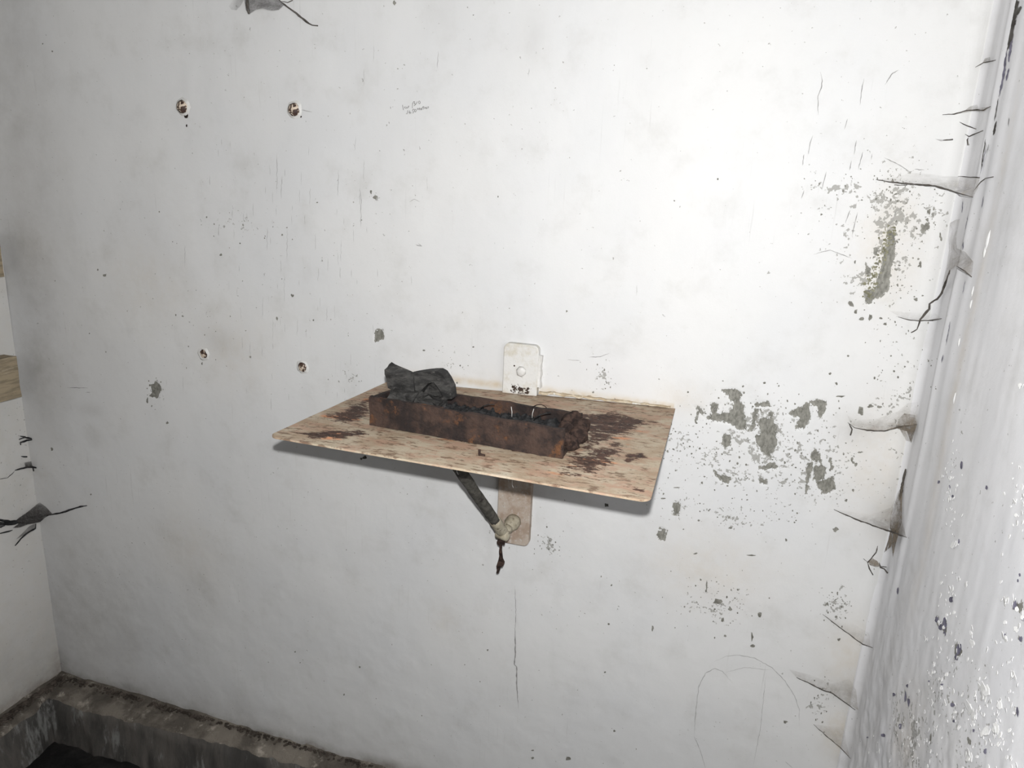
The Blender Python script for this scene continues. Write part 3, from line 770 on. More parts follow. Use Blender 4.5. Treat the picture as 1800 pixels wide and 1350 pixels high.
for (cx, cy, sx, sy, n) in [(1725, 1250, 30, 35, 55), (1640, 1250, 25, 60, 40), (1590, 1310, 30, 25, 30), (1780, 1120, 15, 60, 25), (1665, 1100, 14, 60, 35), (1670, 850, 9, 50, 30), (1790, 900, 15, 40, 25), (1765, 1310, 30, 30, 30), (1700, 1150, 40, 60, 25)]:
    for k in range(n): flake(rb.gauss(cx, sx), rb.gauss(cy, sy), rb.uniform(.0010, .0030), rb.randint(0, 99999))
o = link('paint_flake', mesh(FV, FF, smooth=False), MAT['flake'], wall_right); o['kind'] = 'stuff'
# lumps of filler running down the edge beside the corner
for i, (x, y, rx, rz) in enumerate([(1737, 422, .0032, .014), (1732, 440, .003, .011), (1707, 535, .0026, .007), (1710, 512, .002, .008), (1686, 602, .002, .007), (1678, 700, .002, .009)]):
    P, n = surf(x, y, 0.0)
    me = lathe((0, 0, 0), (0, 0, 1), [(-1, .1), (-.8, .5), (-.3, 1), (.3, .9), (.8, .5), (1, .1)], 8, .2, i)
    me.transform(Matrix.Diagonal((rx * .8, rx, rz, 1))); me.transform(Matrix.Translation(P))
    link('filler_lump', me, MAT['flake'], wall_right)

# ------------------------------------------------------------------ the wall shelf
S = thing('wall_shelf', 'rust-eaten cream sheet metal shelf held out from the white wall on one strut', 'shelf', (-0.026, 0, 0.84))
BL = on(688, 668, 1, -.004); BR = on(1187, 718, 1, -.004); FL = on(471, 766, 2, SZ); FR = on(1143, 881, 2, SZ)
nu, nv = 240, 170
u = np.linspace(0, 1, nu + 1); v = np.linspace(0, 1, nv + 1)
U, Vv = np.meshgrid(u, v, indexing='ij')
WL, DL, rr = 0.60, 0.43, 0.016
uu, v2 = U * WL, Vv * DL
def roundc(a, b, r):
    inb = (a < r) & (b < r)
    A_, B_ = r - a, r - b
    s = np.where(inb, np.maximum(A_, B_) / np.maximum(np.hypot(A_, B_), 1e-9), 1)
    return np.where(inb, r - A_ * s, a), np.where(inb, r - B_ * s, b)
a, b = roundc(uu, DL - v2, rr); uu, v2 = a, DL - b
a, b = roundc(WL - uu, DL - v2, rr); uu, v2 = WL - a, DL - b
Un, Vn = uu / WL, v2 / DL
P = (BL * (1 - Un)[..., None] + BR * Un[..., None]) * (1 - Vn)[..., None] + (FL * (1 - Un)[..., None] + FR * Un[..., None]) * Vn[..., None]
def shelf_xy(px, py): return on(px, py, 2, SZ)[:2]
rust = np.zeros(P.shape[:2])
def spoly(pts, soft, val):
    global rust
    f = poly_field(P[..., 0], P[..., 1], np.array([shelf_xy(*q) for q in pts]), soft)
    rust = np.maximum(rust, val * f)
spoly([(560, 735), (620, 705), (680, 680), (700, 690), (655, 705), (655, 735), (600, 745)], .026, .86)
spoly([(525, 760), (600, 755), (650, 762), (600, 772), (540, 770)], .012, .85)
spoly([(580, 758), (640, 752), (648, 764), (600, 768)], .010, .75)
spoly([(1010, 735), (1070, 722), (1120, 735), (1160, 745), (1110, 770), (1060, 780), (1030, 800), (1010, 770)], .030, .80)
spoly([(990, 800), (1040, 790), (1090, 775), (1110, 800), (1050, 835), (990, 825)], .028, .76)
spoly([(1095, 800), (1130, 798), (1140, 808), (1100, 815)], .008, .85)
spoly([(960, 830), (1010, 825), (1060, 845), (1000, 840)], .012, .55)
spoly([(1105, 855), (1140, 855), (1140, 868), (1110, 866)], .008, .6)
spoly([(780, 700), (860, 705), (960, 718), (1040, 732), (1030, 745), (930, 740), (790, 712)], .010, .85)
spoly([(640, 745), (760, 770), (900, 795), (990, 815), (990, 803), (640, 735)], .010, .5)
rust = np.maximum(rust, 0.26 * np.exp(-((Un - .5) / .55) ** 2 - ((Vn - .5) / .5) ** 2))
zoff = 0.0008 * fbm(U * 9 + 20, Vv * 7 + 20, 33, 2) + 0.0009 * np.clip((rust - .4) * 3, 0, 1) * (vnoise(U * 60 + 5, Vv * 40 + 5, 12) + .5)
top = P.copy(); top[..., 2] += zoff
th = 0.0032
bot = P.copy(); bot[..., 2] -= th
n_, m_ = P.shape[:2]
idx = np.arange(n_ * m_).reshape(n_, m_)
quads = np.stack([idx[:-1, :-1], idx[1:, :-1], idx[1:, 1:], idx[:-1, 1:]], -1).reshape(-1, 4)
ring = np.concatenate([idx[:, 0], idx[-1, 1:], idx[-2::-1, -1], idx[0, -2:0:-1]])
K = n_ * m_
side = [(ring[i], ring[(i + 1) % len(ring)], ring[(i + 1) % len(ring)] + K, ring[i] + K) for i in range(len(ring))]
allv = np.concatenate([top.reshape(-1, 3), bot.reshape(-1, 3)])
faces = [tuple(q[::-1]) for q in quads] + [tuple(q + K) for q in quads] + [tuple(s) for s in side]
me = bpy.data.meshes.new('sheet'); me.from_pydata(allv.tolist(), [], [tuple(int(i) for i in f) for f in faces]); me.update()
bm = bmesh.new(); bm.from_mesh(me); bmesh.ops.recalc_face_normals(bm, faces=bm.faces); bm.to_mesh(me); bm.free()
at_ = me.attributes.new('rust', 'FLOAT', 'POINT'); at_.data.foreach_set('value', np.concatenate([rust.reshape(-1), rust.reshape(-1) * .4]).astype(np.float32))
part('shelf_plate', me, MAT['shelf'], S)

# flat bar on the wall
def rounded_bar(x0, x1, z0, z1, y0, y1, r):
    pts = []
    for (cx, cz, a0) in [(x1 - r, z1 - r, 0), (x0 + r, z1 - r, 90), (x0 + r, z0 + r, 180), (x1 - r, z0 + r, 270)]:
        for k in range(7):
            a = math.radians(a0 + 15 * k); pts.append((cx + r * math.cos(a), cz + r * math.sin(a)))
    n = len(pts); V = [(x, y1, z) for x, z in pts] + [(x, y0 + .0015, z) for x, z in pts]
    cx, cz = (x0 + x1) / 2, (z0 + z1) / 2
    V += [(cx + (x - cx) * (1 - .0016 / abs(x1 - x0) * 2), y0, cz + (z - cz) * (1 - .0016 / abs(z1 - z0) * 2)) for x, z in pts]
    Fs = [(i, (i + 1) % n, n + (i + 1) % n, n + i) for i in range(n)] + [(n + i, n + (i + 1) % n, 2 * n + (i + 1) % n, 2 * n + i) for i in range(n)]
    Fs += [tuple(range(2 * n, 3 * n)), tuple(range(n))[::-1]]
    return mesh(V, Fs, smooth=False)
bar = part('wall_bar', rounded_bar(-0.069, 0.004, 0.842, 1.283, -0.014, 0.006, 0.012), MAT['bar'], S)
bar['label'] = 'upright flat bar bolted to the wall, white above and rusty tan below'
bp = on(917, 652, 1, -.014)
hexprof = [(0, .0105), (.006, .0105), (.0085, .008), (.009, .002)]
part('bolt', lathe((bp[0], -.014, bp[2]), (0.1, -1, 0), hexprof, 7, .10, 4), MAT['paint_white'], S)
part('bolt_hole', lathe((on(904, 643, 1, -.014)[0], -.0136, on(904, 643, 1, -.014)[2]), (0, -1, 0), [(0, .002), (.0006, .0018)], 8), MAT['rust_dark'], S)
# crust of paint along the right edge of the bar
part('paint_crust', hexa(box8(0.002, 0.010, -.011, .004, 1.196, 1.262), (2, 2, 10), .004, 80, 4), MAT['paint_white'], S)
part('putty_bead', hexa([(0.006, -.009, SZ + .004), (0.27, -.009, SZ + .009), (0.27, .004, SZ + .009), (0.006, .004, SZ + .004), (0.006, -.006, SZ + .008), (0.27, -.006, SZ + .0105), (0.27, .004, SZ + .0105), (0.006, .004, SZ + .008)], (60, 1, 1), .0035, 90, 14), MAT['putty'], S)

# strut and its hinge
lo = np.array(on(884, 936, 1, -.062)); hi = np.array([-.072, -.33, SZ - .006])
sp = [lo + (hi - lo) * t for t in np.linspace(0.10, 1, 26)]
rbs = random.Random(2)
strut = part('strut', tube(sp, [.0105 + .0005 * rbs.uniform(-1, 1) + (.003 if i > 22 else 0) for i in range(len(sp))], 14, .07, 3), MAT['iron'], S)
strut['label'] = 'round iron prop with flaking scale'
sp2 = [lo + (hi - lo) * t for t in np.linspace(-0.01, .17, 8)]
part('strut_end', tube(sp2, [.0105, .0122, .0125, .0122, .0125, .0122, .012, .0105], 12, .05, 5), MAT['iron_cream'], strut)
ax = np.array([1.0, 0, 0])
part('hinge_pin', lathe(lo - ax * .013 + np.array([0, 0, -.003]), (1, -.25, 0), [(0, .006), (.002, .011), (.026, .011), (.028, .008), (.029, .002)], 16, .04, 6), MAT['iron_cream'], S)
lug = on(903, 917, 1, -.02)
part('hinge_lug', lathe((lug[0], .0, lug[2]), (-.12, -1, -.10), [(.010, .016), (.026, .0165), (.034, .0135), (.046, .0125), (.052, .009), (.053, .003)], 18, .05, 9), MAT['iron_cream'], S)
part('hinge_link', tube([(lug[0] - .004, -.045, lug[2] - .004), (lo[0] + .006, -.056, lo[2] + .006), (lo[0], -.06, lo[2])], [.010, .010, .009], 10, .08, 2), MAT['iron_cream'], S)
brk = lo + (hi - lo) * .87
part('strut_clip', hexa(box8(brk[0] - .02, brk[0] + .016, brk[1] - .016, brk[1] + .022, brk[2] - .012, SZ - .0025), (5, 5, 5), .008, 60, 21), MAT['iron'], S)
for i, (x, y) in enumerate([(795, 828), (803, 829), (900, 852)]):
    p = on(x, y, 1, -.30)
    part('thread', tube([p + np.array([0, 0, .012]), p, p + np.array([.002, .002, -.006])], .0005, 5), MAT['strand_light'], S)

# clump of rusty dust hanging from the hinge
rag = crop(780, 800, 6.14, [(578, 925), (600, 890), (650, 892), (662, 930), (655, 968), (640, 958), (627, 975), (622, 1030), (634, 1062), (640, 1110), (652, 1165), (642, 1195), (612, 1210), (598, 1262), (570, 1268), (576, 1235), (574, 1190), (590, 1130), (600, 1085), (604, 1030), (612, 972), (585, 962)])
yr = lo[1] - .004
def slab_from_px(pts, y, th, jit=.002, seed=1):
    rnd = random.Random(seed)
    P0 = [Vector(on(px, py, 1, y)) for px, py in pts]
    tri = geometry.tessellate_polygon([[Vector((p.x, p.z, 0)) for p in P0]])
    n = len(P0); off = [rnd.uniform(-jit, jit) for _ in P0]
    V = [(p.x, p.y - th / 2 + o_, p.z) for p, o_ in zip(P0, off)] + [(p.x, p.y + th / 2 + o_, p.z) for p, o_ in zip(P0, off)]
    Fs = [tuple(t) for t in tri] + [tuple(n + i for i in t)[::-1] for t in tri] + [(i, (i + 1) % n, n + (i + 1) % n, n + i) for i in range(n)]
    return mesh(V, Fs, smooth=False)
o = link('dust_clump', slab_from_px(rag, yr, .006, .003), MAT['rust_dark']); centre(o)
tag(o, 'ragged dark brown clump dangling below the shelf hinge', 'dust clump')

# ------------------------------------------------------------------ rusty trough on the shelf
f0 = np.array([-.209, -.316]); f1 = np.array([.134, -.342]); b0 = np.array([-.196, -.196]); b1 = np.array([.137, -.212])
T = thing('rusty_trough', 'long open rust-brown iron trough lying on the cream shelf', 'trough', (-.03, -.27, SZ + .001))
def wallpiece(a, b, inward, h0, h1, t, n=28, amp=.0025, seed=1, z0=SZ + .0015, hmid=None):
    d = np.array(inward, float); d /= np.linalg.norm(d)
    a2, b2 = a + d * t, b + d * t
    me = hexa([(*a, z0), (*b, z0), (*b2, z0), (*a2, z0), (*a, z0 + h0), (*b, z0 + h1), (*b2, z0 + h1), (*a2, z0 + h0)], (n, 1, 6), amp, 50, seed)
    return me
me = wallpiece(f0, f1, (0.07, 1), .050, .047, .008, seed=2)
part('front_side', me, MAT['rust'], T)
part('rear_side', wallpiece(b0, b1, (-.05, -1), .040, .037, .008, seed=5), MAT['rust'], T)
part('base', hexa([(*f0, SZ + .0012), (*f1, SZ + .0012), (*b1, SZ + .0012), (*b0, SZ + .0012), (*f0, SZ + .006), (*f1, SZ + .006), (*b1, SZ + .006), (*b0, SZ + .006)], (12, 5, 1), .0), MAT['rust'], T)
part('end_cap', wallpiece(f0, b0, (1, 0), .049, .042, .008, 10, .002, 8), MAT['rust'], T)
part('end_cap', wallpiece(f1 + np.array([-.004, .018]), b1, (-1, 0), .036, .034, .012, 10, .006, 9), MAT['rust_dark'], T)
rbs = random.Random(8)
for (x, y, z, r) in [(.138, -.30, .014, .014), (.142, -.275, .022, .016), (.137, -.25, .024, .017), (.140, -.225, .020, .015), (.128, -.232, .036, .012), (.12, -.25, .037, .011), (.124, -.285, .034, .013), (.13, -.315, .026, .012), (.146, -.255, .010, .012)]:
    me = lathe((0, 0, 0), (rbs.uniform(-.4, .4), rbs.uniform(-.4, .4), 1), [(-.9, .3), (-.6, .85), (0, 1), (.5, .8), (.85, .35)], 9, .25, rbs.randint(0, 999))
    me.transform(Matrix.Scale(r, 4)); me.transform(Matrix.Translation((x, y, max(SZ + .0015 + r * .9, SZ + z))))
    me.polygons.foreach_set('use_smooth', [False] * len(me.polygons))
    part('rust_lump', me, MAT['rust_dark'], T)
# debris filling the trough
gx = np.linspace(0, 1, 110); gy = np.linspace(0, 1, 34)
Ug, Vg = np.meshgrid(gx, gy, indexing='ij')
q0 = f0 + np.array([.009, .009]); q1 = f1 + np.array([-.012, .009]); q2 = b1 + np.array([-.012, -.008]); q3 = b0 + np.array([.009, -.008])
Q = (q0 * (1 - Ug)[..., None] + q1 * Ug[..., None]) * (1 - Vg)[..., None] + (q3 * (1 - Ug)[..., None] + q2 * Ug[..., None]) * Vg[..., None]
hz = SZ + .022 + .012 * fbm(Ug * 40 + 5, Vg * 14 + 5, 14, 3)
o = link('debris', grid_mesh(np.concatenate([Q, hz[..., None]], -1)), MAT['ash']); o['kind'] = 'stuff'
tag(o, 'black gritty ash and debris filling the rusty trough', 'debris')
# thin wires and threads sticking out of it
def strand(name, pts, r, mat, label, cat, group):
    o = link(name, tube(pts, r, 6), MAT[mat]); centre(o); tag(o, label, cat, group); return o
CW = lambda *p: crop(840, 690, 8.18, p)
def lift_pts(pts, y): return [on(px, py, 1, y) for px, py in pts]
strand('wire', lift_pts(CW((800, 400), (830, 355), (900, 320), (980, 298), (1050, 288)), -.262), .0009, 'ash', 'bent dark wire curving up at the right end of the trough', 'wire', 'wires in the trough')
strand('wire', lift_pts(CW((40, 225), (90, 190), (160, 170), (240, 172)), -.255), .0009, 'ash', 'bent dark wire poking out at the middle of the trough', 'wire', 'wires in the trough')
strand('wire', lift_pts(CW((780, 210), (850, 178), (910, 172), (960, 195), (990, 220)), -.22), .0009, 'rust_dark', 'small arched rusty wire behind the trough near the wall', 'wire', 'wires in the trough')
strand('thread', lift_pts(CW((480, 205), (490, 280), (488, 350)), -.27), .0006, 'strand_light', 'pale upright thread nearer the trough middle', 'thread', 'threads in the trough')
strand('thread', lift_pts(CW((805, 235), (785, 300), (780, 365)), -.27), .0006, 'strand_light', 'pale leaning thread towards the right end of the trough', 'thread', 'threads in the trough')

# charred wood in the left end of the trough
yb = -.262
def blk(px, y): return on(px[0], px[1], 1, y)
A0, A1, A2 = blk((675, 650), yb), blk((724, 668), yb), blk((728, 655), yb + .02)
top_l = blk((688, 637), yb + .02)
dz = np.array([.004, .004, -.033])
c8 = [A0 + dz * 1.0, A1 + dz, A2 + dz, top_l + dz, A0, A1, A2, top_l]
o = link('charred_block', hexa(c8, (6, 3, 4), .003, 70, 31), MAT['char']); centre(o)
tag(o, 'tilted blackened wood block, leftmost on the rusty trough', 'wood', 'charred wood in the trough')
CB = lambda *p: crop(640, 620, 8.18, p)
prof = CB((640, 470), (670, 295), (760, 275), (900, 255), (1000, 245), (1100, 240), (1165, 275), (1215, 370), (1280, 480), (1300, 640), (1190, 650), (1120, 500), (1040, 400), (960, 420), (860, 520), (800, 640), (660, 660))
y2 = -.236
arch = slab_from_px(prof, y2, .026, .002, 3)
o = link('charred_block', arch, MAT['char']); centre(o)
tag(o, 'bent arch-shaped charred wood piece, right of the tilted block', 'wood', 'charred wood in the trough')
# dark slab added to blacken the arch's hollow, then the lower chunks
c = on(765, 690, 1, -.215)
o = link('charred_block', hexa(box8(c[0] - .028, c[0] + .022, -.222, -.206, SZ + .020, SZ + .062), (6, 3, 5), .010, 70, 57), MAT['char']); centre(o)
tag(o, 'dark slab added behind the charred arch to blacken its hollow', 'wood', 'charred wood in the trough')
c = on(752, 698, 1, -.255)
o = link('charred_block', hexa(box8(c[0] - .03, c[0] + .028, -.275, -.235, SZ + .022, SZ + .044), (6, 4, 4), .010, 70, 41), MAT['char']); centre(o)
tag(o, 'low crumbling charcoal lump under the charred arch', 'wood', 'charred wood in the trough')
c = on(716, 690, 1, -.272)
o = link('charred_block', hexa(box8(c[0] - .03, c[0] + .018, -.285, -.252, SZ + .022, SZ + .052), (6, 4, 4), .009, 70, 47), MAT['char']); centre(o)
tag(o, 'small charcoal lump under the tilted wood block', 'wood', 'charred wood in the trough')
# small bent nail on the front of the shelf
p = on(846, 800, 2, SZ + .003)
o = link('bent_nail', tube([p + np.array([-.004, .002, .008]), p + np.array([-.003, 0, .001]), p + np.array([.006, 0, .0005])], [.0022, .0026, .0014], 7, .1), MAT['rust_dark']); centre(o)
tag(o, 'tiny bent rusty nail on the front strip of the shelf', 'nail')

# ------------------------------------------------------------------ four rusted studs in the wall
def stud(px, py, rad, proud, label, seed, tail=None):
    P, n = surf(px, py)
    t = thing('wall_stud', label, 'stud', tuple(P), 'rusty studs in the wall')
    part('stud_head', lathe(P + np.array([0, .004, 0]), (random.Random(seed).uniform(-.1, .1), -1, 0), [(0, rad * 1.0), (proud * .5, rad * 1.02), (proud * .8, rad * .86), (proud * 1.0, rad * .5), (proud * 1.06, rad * .1)], 16, .07, seed), MAT['stud'], t)
    # ring of lifted paint
    rnd = random.Random(seed + 50); V, Fs = [], []
    for k in range(20):
        a = 6.283 * k / 20
        for r, h in ((1.0, .0035 * rnd.random() + .001), (1.28 + .25 * rnd.random(), .0)):
            V.append(P + np.array([rad * r * math.cos(a), -h - .0004, rad * r * math.sin(a)]))
    for k in range(20): Fs.append((2 * k, 2 * k + 1, (2 * k + 3) % 40, (2 * k + 2) % 40))
    part('paint_rim', mesh(V, Fs), MAT['paint_white'], t)
    for (x, y, rx, ry) in (tail or []):
        V, Fs = blob_data(x, y, rx, ry, int(x), lift=.001, n=8, rough=.2)
        part('rust_drip', mesh(V, Fs, smooth=False), MAT['rust_dark'], t)
    return t
stud(322, 188, .0135, .014, 'rusty wall stud with peeling paint and a dark drip, upper left of four', 3, [(327, 203, 3.4, 5), (328, 221, 1.2, 2.4)])
stud(518, 193, .0130, .014, 'rusty wall stud with half its paint gone, upper right of four', 12, [(529, 205, 1.6, 2)])
stud(358, 622, .0120, .005, 'flattened rusty stud with a pale crescent, lower left of four', 17)
stud(532, 645, .0115, .009, 'dark rust-brown stud nearest the shelf, lower right of four', 26)
P, n = surf(535, 194)
bpy.data.objects['wall_stud.001'].name
V, Fs = ribbon_data([(529, 193), (538, 195), (549, 197)], .002, seed=4, lift=.001)
part('paint_drip', mesh(V, Fs, smooth=False, fix=False), MAT['mark'], bpy.data.objects['wall_stud.001'])

# ------------------------------------------------------------------ wooden beams on the left wall
for (z0, z1, yend, lab, sd_) in [(1.011, 1.119, -.030, 'lower brown wooden beam jutting in at the left edge', 3), (1.322, 1.428, -.030, 'upper brown wooden beam, a sliver at the left edge', 8)]:
    o = link('wooden_beam', hexa(box8(XL - .004, -1.370, -1.25, yend, z0, z1), (3, 50, 6), .0022, 30, sd_), MAT['wood']); centre(o)
    tag(o, lab, 'beam', 'wooden beams on the left wall')

# ------------------------------------------------------------------ cobwebs
def web_sheet(outline, sub=5, seed=0):
    """outline: (px, py, gap from the wall, density)"""
    rnd = random.Random(seed)
    P = [(np.array(surf(p[0], p[1], p[2])[0]), p[3]) for p in outline]
    tri = geometry.tessellate_polygon([[Vector((p[0], p[1], 0)) for p in outline]])
    V, Fs, D, key = [], [], [], {}
    def put(p, d):
        k = tuple(np.round(p, 5))
        if k not in key: key[k] = len(V); V.append(p); D.append(d)
        return key[k]
    for t in tri:
        a, b, c = (P[i] for i in t)
        g = {}
        for i in range(sub + 1):
            for j in range(sub + 1 - i):
                k = sub - i - j
                g[(i, j)] = put((a[0] * i + b[0] * j + c[0] * k) / sub, (a[1] * i + b[1] * j + c[1] * k) / sub)
        for i in range(sub):
            for j in range(sub - i):
                Fs.append((g[(i, j)], g[(i + 1, j)], g[(i, j + 1)]))
                if i + j < sub - 1: Fs.append((g[(i + 1, j)], g[(i + 1, j + 1)], g[(i, j + 1)]))
    Fs = [f for f in Fs if len(set(f)) == 3]
    me = mesh(V, Fs, fix=False)
    at = me.attributes.new('dens', 'FLOAT', 'POINT'); at.data.foreach_set('value', D)
    return me

def cobweb(label, sheets=(), strands=(), mat='web', smat='strand', group='cobwebs in the right corner', seed=0):
    first = (list(sheets) + [s[0] for s in strands])[0][0]
    anchor = surf(first[0], first[1])[0]
    t = thing('cobweb', label, 'cobweb', tuple(anchor), group)
    for i, sh in enumerate(sheets):
        sh = [p if len(p) == 4 else (p[0], p[1], p[2] if len(p) > 2 else .002, .6) for p in sh]
        part('web_sheet', web_sheet(sh, 5, seed + i), MAT[mat], t)
    for i, (pts, r) in enumerate(strands):
        q = densify([p[:2] for p in pts], 5, .4, random.Random(seed + i))
        gap = [p[2] if len(p) > 2 else .003 for p in pts]
        L = len(q); pp = []
        for k, (x, y) in enumerate(q):
            s = k / max(1, L - 1) * (len(gap) - 1); a = int(min(s, len(gap) - 2)) if len(gap) > 1 else 0
            gg = gap[a] + (gap[min(a + 1, len(gap) - 1)] - gap[a]) * (s - a)
            pp.append(surf(x, y, gg)[0])
        rn = random.Random(seed + i)
        part('web_strand', tube(pp, [r * (.35 + .65 * min(1, 4 * k / L + .1, 4 * (1 - k / L) + .1)) * rn.uniform(.7, 1.3) for k in range(L)], 6), MAT[smat], t)
    return t
CA = lambda *p: crop(1540, 280, 6.75, p)
C3 = lambda *p: crop(1400, 620, 3.375, p)
cobweb('long taut brown cobweb across the right corner, level with the wall studs',
       [CA((0, 240, .001, .2), (180, 270, .006, .35), (450, 293, .014, .45), (700, 312, .02, .6), (880, 362, .022, .9), (1000, 405, .02, .95), (1150, 448, .003, .7), (1210, 340, .003, .6), (1228, 222, .002, .3), (970, 203, .004, .3), (800, 200, .003, .3), (600, 168, .002, .06), (430, 160, .002, .10), (200, 220, .001, .1))],
       [(CA((0, 240, .001), (180, 272, .006), (450, 295, .014), (700, 315, .02), (880, 368, .022), (1000, 410, .02), (1150, 450, .003)), .0011), (CA((215, 300, .002), (290, 308, .004), (370, 304, .006)), .0006), (CA((1170, 360, .003), (1240, 270, .003), (1300, 225, .003), (1390, 208, .002)), .0007), (CA((970, 203, .004), (1228, 218, .002)), .0007)], seed=1)
cobweb('brown tattered cobweb with a dark tail trailing down the right corner',
       [C2((910, 480, .002, .5), (945, 460, .004, .6), (970, 455, .003, .3), (948, 560, .01, .5), (952, 630, .014, .75), (1000, 650, .012, .8), (1050, 710, .003, .8), (1040, 800, .002, .7), (1000, 765, .012, .85), (945, 735, .016, .95), (910, 760, .014, .9), (885, 830, .01, .85), (862, 900, .004, .7), (868, 830, .004, .4), (890, 740, .004, .5), (905, 640, .003, .45), (900, 560, .002, .3))],
       [(C2((910, 760, .014), (885, 830, .01), (862, 895, .005), (835, 930, .004), (790, 958, .004), (788, 990, .004), (735, 1050, .006), (715, 1110, .004), (680, 1130, .002)), .0016), (C2((950, 735, .016), (1000, 765, .012), (1040, 800, .002)), .0009)], seed=2)
cobweb('pale crescent cobweb crossed by the dark tail of the one above',
       [C2((550, 1000, .001, .1), (620, 1040, .006, .3), (720, 1058, .012, .4), (800, 1056, .014, .4), (860, 1045, .002, .3), (820, 1010, .004, .05), (700, 1010, .003, .05))],
       [(C2((600, 1035, .003), (660, 1052, .008), (720, 1059, .012), (800, 1056, .014), (862, 1046, .002)), .0007)], seed=3)
cobweb('sagging dusty cobweb in the right corner beside the chipped plaster',
       [C3((300, 370, .001, .15), (322, 425, .004, .4), (400, 458, .012, .55), (520, 462, .018, .7), (610, 445, .02, .9), (650, 520, .016, .6), (685, 530, .006, .7), (715, 430, .003, .9), (722, 290, .002, .15), (660, 300, .006, .2), (600, 350, .008, .3), (480, 390, .006, .1), (350, 400, .002, .05)),
        C3((600, 400, .010, .3), (640, 360, .008, 1.2), (705, 370, .003, .8), (712, 430, .003, 2.0), (680, 535, .003, 1.8), (655, 465, .012, 1.8), (600, 450, .016, 1.2))],
       [(C3((305, 415, .002), (345, 445, .006), (420, 460, .012), (520, 464, .018), (610, 440, .02), (715, 425, .003)), .0011), (C3((312, 420, .003), (330, 455, .004), (320, 490, .002)), .0010)], seed=4)
cobweb('dark-cored cobweb with a straight thread running left from the right corner',
       [C3((220, 928, .001, .1), (350, 985, .006, .3), (470, 1028, .012, .4), (550, 1056, .016, .8), (650, 1092, .003, .6), (628, 1000, .003, .8), (628, 850, .002, .8), (640, 770, .002, .3), (600, 830, .004, .3), (560, 920, .008, .35), (440, 960, .004, .02)),
        C3((555, 960, .006, .2), (600, 850, .003, .8), (632, 760, .002, .8), (625, 880, .003, 1.9), (625, 1010, .003, 1.6), (600, 1070, .006, 1.8), (555, 1045, .012, 1.6)),
        C3((560, 1040, .014, 2), (610, 1060, .008, 2), (590, 1130, .006, 2), (572, 1215, .002, 2), (566, 1145, .008, 2), (520, 1185, .002, 2), (545, 1110, .008, 2))],
       [(C3((222, 930, .001), (350, 987, .006), (470, 1030, .012), (550, 1057, .016), (655, 1095, .003)), .0011), (C3((648, 690, .002), (625, 800, .002), (615, 870, .003)), .0022)], seed=5)
cobweb('small spidery cobweb low in the right corner under the dark-cored one',
       [C6((115, 838, .002, 1.2), (150, 815, .006, 1.0), (190, 838, .008, 1.3), (215, 880, .006, 1.4), (175, 885, .006, 1.3), (130, 870, .003, 1.4))],
       [(C6((192, 718, .002), (180, 770, .006), (140, 820, .004), (112, 850, .003)), .0011), (C6((112, 845, .003), (128, 900, .003), (155, 948, .001)), .0011), (C6((205, 850, .006), (215, 888, .006), (245, 900, .004), (270, 932, .001)), .0012), (C6((215, 880, .006), (262, 885, .002)), .0008), (C6((112, 845, .003), (80, 820, .001)), .0006)], seed=6)
cobweb('slim cobweb with a straight lower edge above the faint drawn loops',
       [C4((740, 300, .001, .1), (860, 390, .008, .35), (950, 455, .012, .5), (990, 470, .002, .4), (985, 400, .002, .15), (900, 350, .004, .03), (820, 335, .002, .02))],
       [(C4((738, 300, .001), (860, 392, .008), (950, 458, .012), (1000, 475, .002)), .0009)], seed=7)
cobweb('brownish cobweb with a wavy edge beside the faint drawn loops',
       [C4((560, 590, .001, .15), (600, 632, .004, .5), (690, 672, .010, .6), (740, 697, .014, .6), (800, 725, .016, .6), (850, 757, .014, .7), (925, 805, .002, .6), (915, 700, .002, .3), (880, 640, .004, .12), (780, 665, .008, .12), (680, 620, .004, .1))],
       [(C4((600, 632, .004), (690, 674, .010), (740, 699, .014), (790, 715, .016), (850, 760, .014), (910, 803, .002)), .0010)], seed=8)
cobweb('faint lowest cobweb of the right corner near the bottom edge',
       [C4((690, 880, .001, .2), (770, 950, .008, .5), (880, 1055, .002, .5), (860, 960, .002, .25), (850, 890, .003, .08), (780, 890, .004, .06))],
       [(C4((690, 880, .001), (770, 952, .008), (830, 1000, .008), (885, 1060, .002)), .0007)], seed=9)
cobweb('dark slanting cobweb, longest of those high in the right corner',
       [CR((300, 898, .002, .5), (350, 868, .006, .7), (385, 840, .006, .5), (440, 825, .006, .3), (450, 855, .008, .6), (545, 842, .002, .6), (500, 880, .006, .8), (400, 880, .008, .9))],
       [(CR((165, 908, .001), (260, 902, .002), (350, 875, .006), (440, 868, .008), (490, 872, .006), (545, 842, .002)), .0008)], seed=10)
cobweb('tiny uppermost cobweb of the right corner',
       [CR((480, 500, .003, .7), (500, 462, .004, .6), (540, 450, .004, .5), (545, 480, .004, .8), (520, 498, .004, .9))], [(CR((425, 532, .001), (490, 495, .004), (530, 488, .004), (585, 475, .001)), .0006)], seed=11)
cobweb('small forked cobweb just below the slanting one in the right corner', [],
       [(CR((345, 1062, .001), (375, 1080, .004), (430, 1055, .005), (485, 1033, .001)), .0008), (CR((375, 1078, .004), (362, 1105, .003), (366, 1140, .001)), .0009), (CR((300, 965, .001), (360, 995, .003), (430, 1020, .001)), .0007)], seed=12)
cobweb('short grey wisp of cobweb left of the forked one', [CR((105, 1098, .001, .3), (170, 1105, .003, .6), (245, 1098, .002, .8), (240, 1108, .002, .8), (150, 1118, .002, .5))], [(CR((170, 1108, .003), (248, 1103, .001)), .0009)], mat='web_grey', seed=13)

